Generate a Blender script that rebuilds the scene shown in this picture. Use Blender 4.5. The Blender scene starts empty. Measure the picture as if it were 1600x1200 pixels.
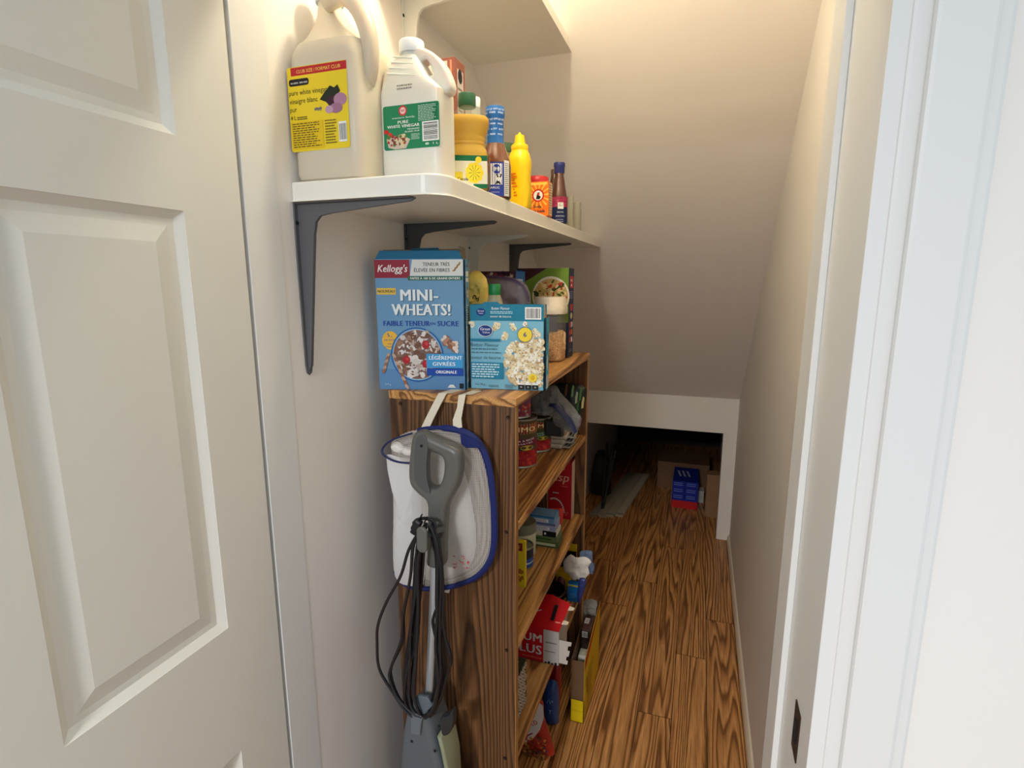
import bpy, bmesh, math, random
from mathutils import Vector, Matrix, noise as mnoise
random.seed(7)
S = bpy.context.scene
COL = S.collection
R = math.radians

# ---------------------------------------------------------------- camera, world, lights, exposure
FPX = 855.0
CAMPOS = Vector((0, 0, 1.5))
CM = Matrix(((0.94600148, -0.05804422, 0.31892329), (0.32416016, 0.17295794, -0.93005685), (-0.00117589, 0.98321738, 0.18243409)))
cd = bpy.data.cameras.new('camera'); cam = bpy.data.objects.new('camera', cd); COL.objects.link(cam)
cd.sensor_fit = 'HORIZONTAL'; cd.sensor_width = 36.0; cd.lens = 36.0 * FPX / 1600; cd.clip_start = .02
cam.matrix_world = Matrix.Translation(CAMPOS) @ CM.to_4x4()
S.camera = cam
S.view_settings.view_transform = 'Standard'; S.view_settings.look = 'None'
S.view_settings.gamma = 1; S.view_settings.use_curve_mapping = False
S.view_settings.exposure = 0.0

W = bpy.data.worlds.new('world'); S.world = W; W.use_nodes = True
W.node_tree.nodes['Background'].inputs[0].default_value = (.74, .90, 1, 1)
W.node_tree.nodes['Background'].inputs[1].default_value = .72
LAMP_POS = (-.33, .98, 2.34); LAMP_POWER = 285.0          # warm bulb on the closet ceiling (built below)
hl = bpy.data.lights.new('hall_fill', 'AREA'); hl.shape = 'DISK'; hl.size = .35; hl.energy = 84; hl.color = (.94, .95, 1)  # unseen fill light, added in the hall to brighten the deep closet
ho = bpy.data.objects.new('hall_fill', hl); COL.objects.link(ho); ho.location = (-.35, -1.6, 2.2)


def at(px, py, axis, val):
    """the point of the plane (axis = val) seen at a pixel of the 1600x1200 photograph"""
    r = CM @ Vector(((px - 800), (600 - py), -FPX)); a = 'xyz'.index(axis)
    return CAMPOS + r * ((val - CAMPOS[a]) / r[a])


# ---------------------------------------------------------------- materials
def lin(c):
    c = c / 255
    return c / 12.92 if c <= .04045 else ((c + .055) / 1.055) ** 2.4
def rgb(*c): return tuple(lin(x) for x in c) + (1,)
MATS = {}
def M(name, c=None, rough=.5, metal=0, spec=.5, trans=0, ior=1.45, alpha=1, emit=0, bump=0, bscale=200, coat=0, sss=0):
    if name in MATS: return MATS[name]
    m = bpy.data.materials.new(name); m.use_nodes = True; nt = m.node_tree; b = nt.nodes['Principled BSDF']
    b.inputs['Base Color'].default_value = rgb(*c); b.inputs['Roughness'].default_value = rough
    b.inputs['Metallic'].default_value = metal; b.inputs['Specular IOR Level'].default_value = spec
    b.inputs['Transmission Weight'].default_value = trans; b.inputs['IOR'].default_value = ior
    b.inputs['Alpha'].default_value = alpha
    if coat: b.inputs['Coat Weight'].default_value = coat
    if sss: b.inputs['Subsurface Weight'].default_value = sss; b.inputs['Subsurface Scale'].default_value = .02
    if emit:
        b.inputs['Emission Color'].default_value = rgb(*c); b.inputs['Emission Strength'].default_value = emit
    if bump:
        tc = nt.nodes.new('ShaderNodeTexCoord'); n = nt.nodes.new('ShaderNodeTexNoise'); n.inputs['Scale'].default_value = bscale
        bu = nt.nodes.new('ShaderNodeBump'); bu.inputs['Strength'].default_value = bump; bu.inputs['Distance'].default_value = .002
        nt.links.new(tc.outputs['Object'], n.inputs['Vector']); nt.links.new(n.outputs['Fac'], bu.inputs['Height']); nt.links.new(bu.outputs[0], b.inputs['Normal'])
    MATS[name] = m; return m
def P(*c):
    """matt printed colour"""
    return M('print_%d_%d_%d' % c, c, rough=.45, spec=.3)
def film(name, c, a=.25, rough=.12, wave=0):
    """thin clear plastic: mostly lets light straight through, with a glossy skin"""
    if name in MATS: return MATS[name]
    m = bpy.data.materials.new(name); m.use_nodes = True; nt = m.node_tree; b = nt.nodes['Principled BSDF']
    b.inputs['Base Color'].default_value = rgb(*c); b.inputs['Roughness'].default_value = rough
    t = nt.nodes.new('ShaderNodeBsdfTransparent'); x = nt.nodes.new('ShaderNodeMixShader'); x.inputs[0].default_value = a
    t.inputs[0].default_value = tuple(.5 + .5 * v for v in rgb(*c)[:3]) + (1,)
    nt.links.new(t.outputs[0], x.inputs[1]); nt.links.new(b.outputs[0], x.inputs[2])
    nt.links.new(x.outputs[0], nt.nodes['Material Output'].inputs[0])
    if wave:
        tc = nt.nodes.new('ShaderNodeTexCoord'); n = nt.nodes.new('ShaderNodeTexNoise'); n.inputs['Scale'].default_value = wave; n.inputs['Detail'].default_value = 3
        bu = nt.nodes.new('ShaderNodeBump'); bu.inputs['Strength'].default_value = 1; bu.inputs['Distance'].default_value = .02
        nt.links.new(tc.outputs['Object'], n.inputs['Vector']); nt.links.new(n.outputs['Fac'], bu.inputs['Height']); nt.links.new(bu.outputs[0], b.inputs['Normal'])
    MATS[name] = m; return m
def mesh_net(name, c, scale, hole=.5):
    if name in MATS: return MATS[name]
    m = bpy.data.materials.new(name); m.use_nodes = True; nt = m.node_tree; b = nt.nodes['Principled BSDF']
    b.inputs['Base Color'].default_value = rgb(*c); b.inputs['Roughness'].default_value = .8
    tc = nt.nodes.new('ShaderNodeTexCoord'); mp = nt.nodes.new('ShaderNodeMapping'); mp.inputs['Scale'].default_value = (1, 0, 1)
    ck = nt.nodes.new('ShaderNodeTexVoronoi'); ck.inputs['Scale'].default_value = scale; ck.inputs['Randomness'].default_value = 0
    cr = nt.nodes.new('ShaderNodeMath'); cr.operation = 'LESS_THAN'; cr.inputs[1].default_value = hole
    t = nt.nodes.new('ShaderNodeBsdfTransparent'); x = nt.nodes.new('ShaderNodeMixShader')
    nt.links.new(tc.outputs['Object'], mp.inputs[0]); nt.links.new(mp.outputs[0], ck.inputs['Vector'])
    nt.links.new(ck.outputs['Distance'], cr.inputs[0]); nt.links.new(cr.outputs[0], x.inputs[0])
    nt.links.new(b.outputs[0], x.inputs[1]); nt.links.new(t.outputs[0], x.inputs[2])
    nt.links.new(x.outputs[0], nt.nodes['Material Output'].inputs[0])
    MATS[name] = m; return m
def wall_mat(name, c, bump=.12):
    if name in MATS: return MATS[name]
    m = M(name, c, rough=.62, spec=.25, bump=bump, bscale=90); return m
def wood(name, axis, light, mid, dark, k=20, scale=6.5, attr=False, rough=.42, stretch=.10, bumpy=.25):
    """oak look: long cathedral rings drawn from stretched noise"""
    m = bpy.data.materials.new(name); m.use_nodes = True; nt = m.node_tree; N = nt.nodes; L = nt.links; b = N['Principled BSDF']
    tc = N.new('ShaderNodeTexCoord'); src = tc.outputs['Object']
    if attr:
        a = N.new('ShaderNodeAttribute'); a.attribute_name = 'plank'
        cx = N.new('ShaderNodeCombineXYZ')
        ml = N.new('ShaderNodeMath'); ml.operation = 'MULTIPLY'; ml.inputs[1].default_value = 37.0
        L.new(a.outputs['Fac'], ml.inputs[0])
        for i in range(3): L.new(ml.outputs[0], cx.inputs[i])
        ad = N.new('ShaderNodeVectorMath'); ad.operation = 'ADD'; L.new(src, ad.inputs[0]); L.new(cx.outputs[0], ad.inputs[1]); src = ad.outputs[0]
    def stretched(s):
        mp = N.new('ShaderNodeMapping'); sc = [1, 1, 1]; sc[axis] = s; mp.inputs['Scale'].default_value = sc; L.new(src, mp.inputs[0]); return mp.outputs[0]
    n = N.new('ShaderNodeTexNoise'); n.inputs['Scale'].default_value = scale; n.inputs['Detail'].default_value = 2.2; n.inputs['Roughness'].default_value = .42; n.inputs['Distortion'].default_value = .25
    L.new(stretched(stretch), n.inputs['Vector'])
    mu = N.new('ShaderNodeMath'); mu.operation = 'MULTIPLY'; mu.inputs[1].default_value = k; L.new(n.outputs['Fac'], mu.inputs[0])
    w = N.new('ShaderNodeTexNoise'); w.inputs['Scale'].default_value = 60; w.inputs['Detail'].default_value = 2; L.new(stretched(.12), w.inputs['Vector'])
    wm = N.new('ShaderNodeMath'); wm.operation = 'MULTIPLY_ADD'; wm.inputs[1].default_value = .55; L.new(w.outputs['Fac'], wm.inputs[0]); L.new(mu.outputs[0], wm.inputs[2])
    fr = N.new('ShaderNodeMath'); fr.operation = 'FRACT'; L.new(wm.outputs[0], fr.inputs[0])
    cr = N.new('ShaderNodeValToRGB'); e = cr.color_ramp.elements
    e[0].position = 0; e[0].color = rgb(*light); e[1].position = 1; e[1].color = rgb(*light)
    for p_, c_ in ((.38, mid), (.62, dark), (.74, dark), (.84, mid)):
        x = e.new(p_); x.color = rgb(*c_)
    L.new(fr.outputs[0], cr.inputs[0])
    g = N.new('ShaderNodeTexNoise'); g.inputs['Scale'].default_value = 330; g.inputs['Detail'].default_value = 2; L.new(stretched(.025), g.inputs['Vector'])
    gr = N.new('ShaderNodeMapRange'); gr.inputs['From Min'].default_value = .32; gr.inputs['From Max'].default_value = .68; gr.inputs['To Min'].default_value = .68; gr.inputs['To Max'].default_value = 1.22
    L.new(g.outputs['Fac'], gr.inputs[0])
    mx = N.new('ShaderNodeMix'); mx.data_type = 'RGBA'; mx.blend_type = 'MULTIPLY'; mx.inputs[0].default_value = .9
    L.new(cr.outputs[0], mx.inputs[6]); L.new(gr.outputs[0], mx.inputs[7])
    L.new(mx.outputs[2], b.inputs['Base Color']); b.inputs['Roughness'].default_value = rough; b.inputs['Specular IOR Level'].default_value = .4
    bu = N.new('ShaderNodeBump'); bu.inputs['Strength'].default_value = bumpy; bu.inputs['Distance'].default_value = .0008
    L.new(g.outputs['Fac'], bu.inputs['Height']); L.new(bu.outputs[0], b.inputs['Normal'])
    MATS[name] = m; return m

# ---------------------------------------------------------------- mesh builder
def catmull(pts, n=6, closed=True):
    out = []; c = len(pts)
    for i in range(c if closed else c - 1):
        g = lambda k: Vector(pts[(i + k) % c] if closed else pts[min(max(i + k, 0), c - 1)])
        p0, p1, p2, p3 = g(-1), g(0), g(1), g(2)
        for j in range(n):
            t = j / n
            out.append(.5 * ((2 * p1) + (-p0 + p2) * t + (2 * p0 - 5 * p1 + 4 * p2 - p3) * t * t + (-p0 + 3 * p1 - 3 * p2 + p3) * t ** 3))
    if not closed: out.append(Vector(pts[-1]))
    return out
TXT = {}
def text_geo(s, bold, shear):
    key = (s, bold, shear)
    if key not in TXT:
        c = bpy.data.curves.new('t', 'FONT'); c.body = s; c.size = 1; c.resolution_u = 2; c.shear = shear; c.space_character = 1 + bold * 2.2
        o = bpy.data.objects.new('t', c); COL.objects.link(o)
        dg = bpy.context.evaluated_depsgraph_get(); me = bpy.data.meshes.new_from_object(o.evaluated_get(dg))
        v = [(p.co.x, p.co.y) for p in me.vertices]; f = [tuple(q.vertices) for q in me.polygons]
        bpy.data.objects.remove(o); bpy.data.curves.remove(c); bpy.data.meshes.remove(me)
        TXT[key] = (v, f)
    return TXT[key]
def plate_geo(outer, holes, depth, bevel):
    c = bpy.data.curves.new('p', 'CURVE'); c.dimensions = '2D'; c.fill_mode = 'BOTH'; c.extrude = max(depth / 2 - bevel, 1e-5); c.bevel_depth = bevel; c.bevel_resolution = 2; c.offset = -bevel
    for loop in [outer] + list(holes):
        sp = c.splines.new('POLY'); sp.points.add(len(loop) - 1); sp.use_cyclic_u = True
        for p, q in zip(sp.points, loop): p.co = (q[0], q[1], 0, 1)
    o = bpy.data.objects.new('p', c); COL.objects.link(o)
    dg = bpy.context.evaluated_depsgraph_get(); me = bpy.data.meshes.new_from_object(o.evaluated_get(dg))
    v = [(p.co.x, -p.co.z, p.co.y) for p in me.vertices]; f = [tuple(q.vertices) for q in me.polygons]
    bpy.data.objects.remove(o); bpy.data.curves.remove(c); bpy.data.meshes.remove(me)
    return v, f

class MB:
    def __init__(s, mp=None):
        s.v = []; s.f = []; s.mats = []; s.cuts = []; s.mp = mp; s.k = 0
    def __setattr__(s, a, b):
        if a == 'mp' and len(s.f): s.cuts.append(len(s.f))
        object.__setattr__(s, a, b)
    def mi(s, m):
        if m not in s.mats: s.mats.append(m)
        return s.mats.index(m)
    def add(s, vs, fs, m, smooth=False):
        o = len(s.v); s.v += [tuple(p) for p in vs]; i = s.mi(m)
        for f in fs: s.f.append((tuple(o + k for k in f), i, smooth))
        return s
    def box(s, c, d, m, bev=0, rot=None):
        bm = bmesh.new(); bmesh.ops.create_cube(bm, size=1); bmesh.ops.scale(bm, vec=Vector(d), verts=bm.verts)
        if bev: bmesh.ops.bevel(bm, geom=bm.edges[:], offset=bev, segments=2, affect='EDGES', profile=.5)
        if rot is not None: bmesh.ops.rotate(bm, matrix=rot, verts=bm.verts)
        bm.verts.index_update()
        s.add([v.co + Vector(c) for v in bm.verts], [[v.index for v in f.verts] for f in bm.faces], m); bm.free(); return s
    def lathe(s, prof, m, n=32, c=(0, 0, 0), sx=1, sy=1, sq=2.0, cap=True):
        """prof: list of (radius, z) or (radius, z, squareness)"""
        vs = []
        for p in prof:
            r, z = p[0], p[1]; e = 2.0 / (p[2] if len(p) > 2 else sq)
            for i in range(n):
                a = 2 * math.pi * i / n; ca, sa = math.cos(a), math.sin(a)
                vs.append((c[0] + sx * r * math.copysign(abs(ca) ** e, ca), c[1] + sy * r * math.copysign(abs(sa) ** e, sa), c[2] + z))
        fs = []
        for j in range(len(prof) - 1):
            for i in range(n): fs.append((j * n + i, j * n + (i + 1) % n, (j + 1) * n + (i + 1) % n, (j + 1) * n + i))
        if cap: fs.append(tuple(reversed(range(n)))); fs.append(tuple((len(prof) - 1) * n + i for i in range(n)))
        return s.add(vs, fs, m, True)
    def tube(s, pts, r, m, n=8, closed=False, flat=1.0):
        pts = [Vector(p) for p in pts]; c = len(pts); vs = []; up = None
        for i, p in enumerate(pts):
            t = (pts[(i + 1) % c] - pts[i - 1]) if closed else (pts[min(i + 1, c - 1)] - pts[max(i - 1, 0)])
            t.normalize()
            if up is None: up = t.orthogonal().normalized()
            up = (up - t * up.dot(t)).normalized(); w = t.cross(up)
            rr = r[i] if isinstance(r, (list, tuple)) else r
            for j in range(n):
                a = 2 * math.pi * j / n; vs.append(p + up * rr * math.cos(a) + w * rr * flat * math.sin(a))
        fs = [(i * n + j, i * n + (j + 1) % n, ((i + 1) % c) * n + (j + 1) % n, ((i + 1) % c) * n + j) for i in range(c if closed else c - 1) for j in range(n)]
        if not closed: fs += [tuple(reversed(range(n))), tuple((c - 1) * n + j for j in range(n))]
        return s.add(vs, fs, m, True)
    def ribbon(s, pts, widths, m, thick=.0012):
        """flat strap: pts with a side vector each"""
        vs = []
        for (p, w), hw in zip(pts, widths):
            p = Vector(p); w = Vector(w).normalized() * hw; vs += [p - w, p + w]
        n = len(pts); nrm = []
        vv = vs[:]
        for i in range(n):
            t = (Vector(pts[min(i + 1, n - 1)][0]) - Vector(pts[max(i - 1, 0)][0])); nn = t.cross(Vector(pts[i][1])).normalized() * thick; vv += [vs[2 * i] + nn, vs[2 * i + 1] + nn]
        fs = []
        for i in range(n - 1):
            a = 2 * i; fs += [(a, a + 1, a + 3, a + 2), (2 * n + a, 2 * n + a + 1, 2 * n + a + 3, 2 * n + a + 2), (a, a + 2, 2 * n + a + 2, 2 * n + a), (a + 1, a + 3, 2 * n + a + 3, 2 * n + a + 1)]
        return s.add(vv, fs, m, True)
    def plate(s, outer, holes, y, depth, bevel, m, smooth=True):
        v, f = plate_geo(outer, holes, depth, bevel); return s.add([(a, b + y, c) for a, b, c in v], f, m, smooth)
    def loft(s, rings, m, n=40, cap=True):
        """rings: (cx, cy, half x, half y, z, squareness)"""
        vs = []
        for cx, cy, hx, hy, z, q in rings:
            for i in range(n):
                a = 2 * math.pi * i / n; ca, sa = math.cos(a), math.sin(a)
                vs.append((cx + hx * math.copysign(abs(ca) ** (2 / q), ca), cy + hy * math.copysign(abs(sa) ** (2 / q), sa), z))
        fs = [(j * n + i, j * n + (i + 1) % n, (j + 1) * n + (i + 1) % n, (j + 1) * n + i) for j in range(len(rings) - 1) for i in range(n)]
        if cap: fs += [tuple(reversed(range(n))), tuple((len(rings) - 1) * n + i for i in range(n))]
        return s.add(vs, fs, m, True)
    def extr(s, poly, h0, h1, m, plane='xy'):
        """straight prism of a convex-ish polygon"""
        n = len(poly)
        put = {'xy': lambda p, h: (p[0], p[1], h), 'xz': lambda p, h: (p[0], h, p[1]), 'yz': lambda p, h: (h, p[0], p[1])}[plane]
        vs = [put(p, h0) for p in poly] + [put(p, h1) for p in poly]
        fs = [tuple(range(n)), tuple(range(n, 2 * n))] + [(i, (i + 1) % n, n + (i + 1) % n, n + i) for i in range(n)]
        return s.add(vs, fs, m)
    def pouch(s, outline, frame, bf, bb, m, rings=9, rough=0.0, seed=1, pw=.55):
        """a stuffed bag: closed outline in a plane, bulging by bf to the front and bb to the back"""
        rnd = random.Random(seed); o, ux, uz, un = [Vector(x) for x in frame]
        cx = sum(p[0] for p in outline) / len(outline); cz = sum(p[1] for p in outline) / len(outline); n = len(outline)
        sd = Vector((rnd.uniform(0, 50), rnd.uniform(0, 50), rnd.uniform(0, 50)))
        def bump(x, z):
            q = Vector((x, z, 0)); v_ = 0
            for fq, am in ((22, .55), (48, .45), (95, .25)): v_ += am * (1 - 2.4 * abs(mnoise.noise(q * fq + sd * fq * .01 + sd)))
            return v_ - .25
        if rough > .0015: outline = [(cx + (p[0] - cx) * (1 + rough * 5 * mnoise.noise(Vector((p[0], p[1], 0)) * 60 + sd)), max(cz + (p[1] - cz) * (1 + rough * 5 * mnoise.noise(Vector((p[0], p[1], 3)) * 60 + sd)), .0005)) for p in outline]
        def ring(sign, b):
            vs = []
            for k in range(rings):
                t = 1 - k / rings; d = b * (1 - t ** 2.4) ** pw
                for p in outline:
                    x = cx + (p[0] - cx) * t; z = cz + (p[1] - cz) * t
                    dd = d + rough * bump(x, z) * min(1, 2.5 * (1 - t))
                    vs.append(o + ux * x + uz * z + un * (sign * dd))
            vs.append(o + ux * cx + uz * cz + un * (sign * (b + rough * bump(cx, cz))))
            fs = [(k * n + i, k * n + (i + 1) % n, (k + 1) * n + (i + 1) % n, (k + 1) * n + i) for k in range(rings - 1) for i in range(n)]
            fs += [((rings - 1) * n + i, (rings - 1) * n + (i + 1) % n, rings * n) for i in range(n)]
            return vs, fs
        v, f = ring(1, bf); s.add(v, f, m, True)
        v, f = ring(-1, bb); s.add(v, [tuple(reversed(q)) for q in f], m, True); return s
    # ---- flat print on a mapped surface -----------------------------------
    def put(s, v2, fs, m):
        s.k += 1; off = .00025 + .00003 * s.k
        return s.add([s.mp(x, y, off) for x, y in v2], fs, m)
    def rect(s, x0, y0, x1, y1, m, nx=1, ny=1, shear=0):
        v = [(x0 + (x1 - x0) * i / nx + shear * j / ny, y0 + (y1 - y0) * j / ny) for j in range(ny + 1) for i in range(nx + 1)]
        return s.put(v, [(j * (nx + 1) + i, j * (nx + 1) + i + 1, (j + 1) * (nx + 1) + i + 1, (j + 1) * (nx + 1) + i) for j in range(ny) for i in range(nx)], m)
    def rrect(s, x0, y0, x1, y1, r, m):
        pts = []
        for cx, cy, a0 in ((x1 - r, y1 - r, 0), (x0 + r, y1 - r, 90), (x0 + r, y0 + r, 180), (x1 - r, y0 + r, 270)):
            for k in range(5): a = R(a0 + k * 22.5); pts.append((cx + r * math.cos(a), cy + r * math.sin(a)))
        return s.poly(pts, m)
    def poly(s, pts, m):
        n = len(pts); cx = sum(p[0] for p in pts) / n; cy = sum(p[1] for p in pts) / n
        return s.put(list(pts) + [(cx, cy)], [(i, (i + 1) % n, n) for i in range(n)], m)
    def ell(s, cx, cy, rx, ry, m, n=28, rot=0):
        c, d = math.cos(rot), math.sin(rot)
        return s.poly([(cx + rx * math.cos(2 * math.pi * i / n) * c - ry * math.sin(2 * math.pi * i / n) * d, cy + rx * math.cos(2 * math.pi * i / n) * d + ry * math.sin(2 * math.pi * i / n) * c) for i in range(n)], m)
    def text(s, t, x, y, h, m, w=None, al='C', bold=.0, shear=0.0, rot=0.0):
        """cap height h, optional total width w; (x, y) is the baseline anchor"""
        v, f = text_geo(t, bold, shear); x0 = min(p[0] for p in v); x1 = max(p[0] for p in v)
        sy = h / .72; sx = (w / (x1 - x0)) if w else sy
        ox = {'L': -x0, 'C': -(x0 + x1) / 2, 'R': -x1}[al]; c, d = math.cos(rot), math.sin(rot)
        for k in ((-1, 0, 1) if bold else (0,)):                # heavier strokes
            ex = k * bold * 1.5 * h; s.k -= .6 * bool(bold)
            s.put([(x + ((p[0] + ox) * sx + ex) * c - p[1] * sy * d, y + ((p[0] + ox) * sx + ex) * d + p[1] * sy * c) for p in v], f, m)
        s.k += .5; return s
    def lines(s, x0, y0, x1, y1, n, m, seed=3, frac=.45):
        """rows of small print, too small to read in the photograph"""
        r_ = random.Random(seed); v = []; f = []
        dy = (y1 - y0) / n
        for i in range(n):
            y = y1 - dy * (i + .5); x = x0; e = x1 - (x1 - x0) * r_.uniform(0, .25)
            while x < e:
                l = min((x1 - x0) * r_.uniform(.06, .16), e - x); k = len(v)
                v += [(x, y - dy * frac / 2), (x + l, y - dy * frac / 2), (x + l, y + dy * frac / 2), (x, y + dy * frac / 2)]; f.append((k, k + 1, k + 2, k + 3)); x += l + (x1 - x0) * .025
        return s.put(v, f, m)
    def barcode(s, x0, y0, x1, y1, horiz=False, seed=5):
        r_ = random.Random(seed); s.rect(x0, y0, x1, y1, P(240, 240, 236)); v = []; f = []; a, b = (y0, y1) if horiz else (x0, x1); q = a + (b - a) * .08
        while q < b - (b - a) * .08:
            w = (b - a) * r_.uniform(.012, .04); k = len(v)
            if horiz: v += [(x0 + (x1 - x0) * .08, q), (x1 - (x1 - x0) * .08, q), (x1 - (x1 - x0) * .08, q + w), (x0 + (x1 - x0) * .08, q + w)]
            else: v += [(q, y0 + (y1 - y0) * .1), (q + w, y0 + (y1 - y0) * .1), (q + w, y1 - (y1 - y0) * .1), (q, y1 - (y1 - y0) * .1)]
            f.append((k, k + 1, k + 2, k + 3)); q += w + (b - a) * r_.uniform(.015, .04)
        return s.put(v, f, P(22, 22, 26))
    def blobs(s, inside, box, n, cols, r0, r1, seed=1, elong=1.0):
        r_ = random.Random(seed); x0, y0, x1, y1 = box; c = 0; t = 0
        while c < n and t < n * 30:
            t += 1; x, y = r_.uniform(x0, x1), r_.uniform(y0, y1)
            if not inside(x, y): continue
            c += 1; r = r_.uniform(r0, r1); q = r_.randint(6, 8); a0 = r_.uniform(0, 6.28); ro = r_.uniform(0, 3.14)
            pts = []
            for i in range(q):
                a = a0 + 6.283 * i / q; k = r * r_.uniform(.6, 1.15); u, w = k * math.cos(a) * elong, k * math.sin(a)
                pts.append((x + u * math.cos(ro) - w * math.sin(ro), y + u * math.sin(ro) + w * math.cos(ro)))
            s.k -= .8
            s.poly(pts, P(*r_.choice(cols)))
        return s
    def build(s, name, parent=None, loc=(0, 0, 0), origin=None, label=None):
        if s.cuts:                                    # prints on different faces become parts of their own
            allf, cuts = s.f, [0] + s.cuts + [len(s.f)]; s.cuts = []; vv = s.v
            for a, b in zip(cuts[:-1], cuts[1:]):
                if b > a:
                    used = sorted({k for q in allf[a:b] for k in q[0]}); ix = {k: i for i, k in enumerate(used)}
                    s.v = [vv[k] for k in used]; s.f = [(tuple(ix[k] for k in q[0]), q[1], q[2]) for q in allf[a:b]]; o = s.build(name, parent, loc, origin, label)
            return o
        o0 = Vector(origin) if origin is not None else Vector((0, 0, 0))
        me = bpy.data.meshes.new(name); me.from_pydata([tuple(Vector(p) - o0) for p in s.v], [], [f[0] for f in s.f])
        for m in s.mats: me.materials.append(m)
        me.polygons.foreach_set('material_index', [f[1] for f in s.f]); me.polygons.foreach_set('use_smooth', [f[2] for f in s.f])
        me.update()
        if any(f[2] for f in s.f):
            try: me.set_sharp_from_angle(angle=R(38))
            except Exception: pass
        o = bpy.data.objects.new(name, me); COL.objects.link(o)
        o.location = o0 + Vector(loc) if parent is None else Vector(loc)
        if parent is not None: o.parent = parent
        if label: o['label'] = label
        return o
def face_map(o, ux, uz, un):
    o, ux, uz, un = Vector(o), Vector(ux), Vector(uz), Vector(un)
    return lambda x, y, k: o + ux * x + uz * y + un * k
def cyl_map(r, a0=0, c=(0, 0), sx=1, sy=1, prof=None):
    """u runs along the arc, u = 0 faces angle a0 (degrees, -90 = towards -y)"""
    def f(x, y, k):
        rr = prof(y) if prof else r; a = R(a0) + x / r
        return Vector((c[0] + (rr * sx + k) * math.cos(a), c[1] + (rr * sy + k) * math.sin(a), y))
    return f
def thing(name, label, cat, loc=(0, 0, 0), rz=0.0, group=None):
    o = bpy.data.objects.new(name, None); COL.objects.link(o); o.empty_display_size = .05
    o.location = loc; o.rotation_euler = (0, 0, rz); o['label'] = label; o['category'] = cat
    if group: o['group'] = group
    return o
def tag(o, label, cat, group=None):
    o['label'] = label; o['category'] = cat
    if group: o['group'] = group
    return o
def struct(o): o['kind'] = 'structure'; return o
def faces(w, d, h):
    """maps of a carton standing at the local origin: front (-y) and right side (+x), u from the left edge, v from the bottom"""
    return (face_map((-w / 2, -d / 2, 0), (1, 0, 0), (0, 0, 1), (0, -1, 0)), face_map((w / 2, -d / 2, 0), (0, 1, 0), (0, 0, 1), (1, 0, 0)),
            face_map((-w / 2, -d / 2, h), (1, 0, 0), (0, 1, 0), (0, 0, 1)))

# ================================================================ THE ROOM
XL, XR, YB = -.70, .235, 3.26
def ceil_z(y): return .852 + .82 * (YB - y)
YC = YB - (2.42 - .852) / .82
paint = wall_mat('wall_paint', (236, 230, 223)); paint2 = wall_mat('slope_paint', (238, 230, 223)); white_trim = M('trim_paint', (226, 224, 220), rough=.38, bump=.03, bscale=60)
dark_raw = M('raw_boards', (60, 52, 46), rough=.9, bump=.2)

struct(MB().box((XL - .06, 3.0, 1.25), (.12, 4.4, 2.6), paint).build('wall_left'))
struct(MB().box((XR + .06, 3.0, 1.25), (.12, 4.5, 2.6), paint).build('wall_right'))
b = MB(); zt = ceil_z(YB) + .02
ow = .163; oz = .648
b.box(((ow + XR) / 2, YB + .05, zt / 2), (XR - ow, .10, zt), paint)
b.box(((XL + ow) / 2, YB + .05, (oz + zt) / 2), (ow - XL, .10, zt - oz), paint)
b.box((XL + .02, YB + .05, oz / 2), (.04, .10, oz), paint)
struct(b.build('wall_back'))
b = MB()
b.extr([(YC, 2.42), (YB + .12, ceil_z(YB + .12)), (YB + .12, ceil_z(YB + .12) + .12), (YC, 2.54)], XL, XR, paint2, 'yz')
b.extr([(.55, 2.42), (YC, 2.42), (YC, 2.54), (.55, 2.54)], XL, XR, paint2, 'yz')
struct(b.build('ceiling'))
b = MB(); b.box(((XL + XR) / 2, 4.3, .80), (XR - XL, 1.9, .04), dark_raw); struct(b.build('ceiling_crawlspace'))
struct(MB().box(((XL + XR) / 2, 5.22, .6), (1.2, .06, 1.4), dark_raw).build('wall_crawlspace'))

# floor: one mesh of planks, each with its own number for the grain
floor_wood = wood('floor_oak', 1, (208, 152, 92), (180, 124, 70), (124, 78, 38), k=24, scale=7.0, attr=True, rough=.36, stretch=.052)
seams = [.102 + .1165 * i for i in range(-16, 12)]
joints = {0: [.55, 1.75 + .0, 3.05, 4.3], 1: [.9, 2.12, 3.33, 4.6], 2: [1.2, 2.405, 3.62, 4.8], -1: [.75, 2.64, 3.9], -2: [1.15, 2.38, 3.5]}
v = []; f = []; pid = []; r_ = random.Random(4)
for i, x in enumerate(seams[:-1]):
    key = round((x - .102) / .1165) + 1          # 1 = plank just left of the seam at .102 moves to the right
    js = joints.get({2: 0}.get(key, key), None)
    if key == 1: js = [.3, 2.405, 3.62, 4.8]
    elif key == 0: js = [.8, 2.12, 3.33, 4.6]
    elif key == -1: js = [.55, 1.755, 3.06, 4.3]
    elif key == -2: js = [1.0, 2.64, 3.9]
    elif key == -3: js = [1.1, 2.39, 3.6]
    else: js = [r_.uniform(.2, 1.2) + 1.25 * q for q in range(4)]
    ys = [-1.6] + sorted(js) + [5.25]
    for a, c in zip(ys[:-1], ys[1:]):
        k = len(v); g = .0011; z = 0; v += [(x + g, a + g, z), (x + .1165 - g, a + g, z), (x + .1165 - g, c - g, z), (x + g, c - g, z)]; f.append((k, k + 1, k + 2, k + 3)); pid.append(r_.random())
nf = len(f); k = len(v)
v += [(-2, -1.7, -.0015), (2, -1.7, -.0015), (2, 5.3, -.0015), (-2, 5.3, -.0015), (-2, -1.7, -.1), (2, -1.7, -.1), (2, 5.3, -.1), (-2, 5.3, -.1)]
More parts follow.
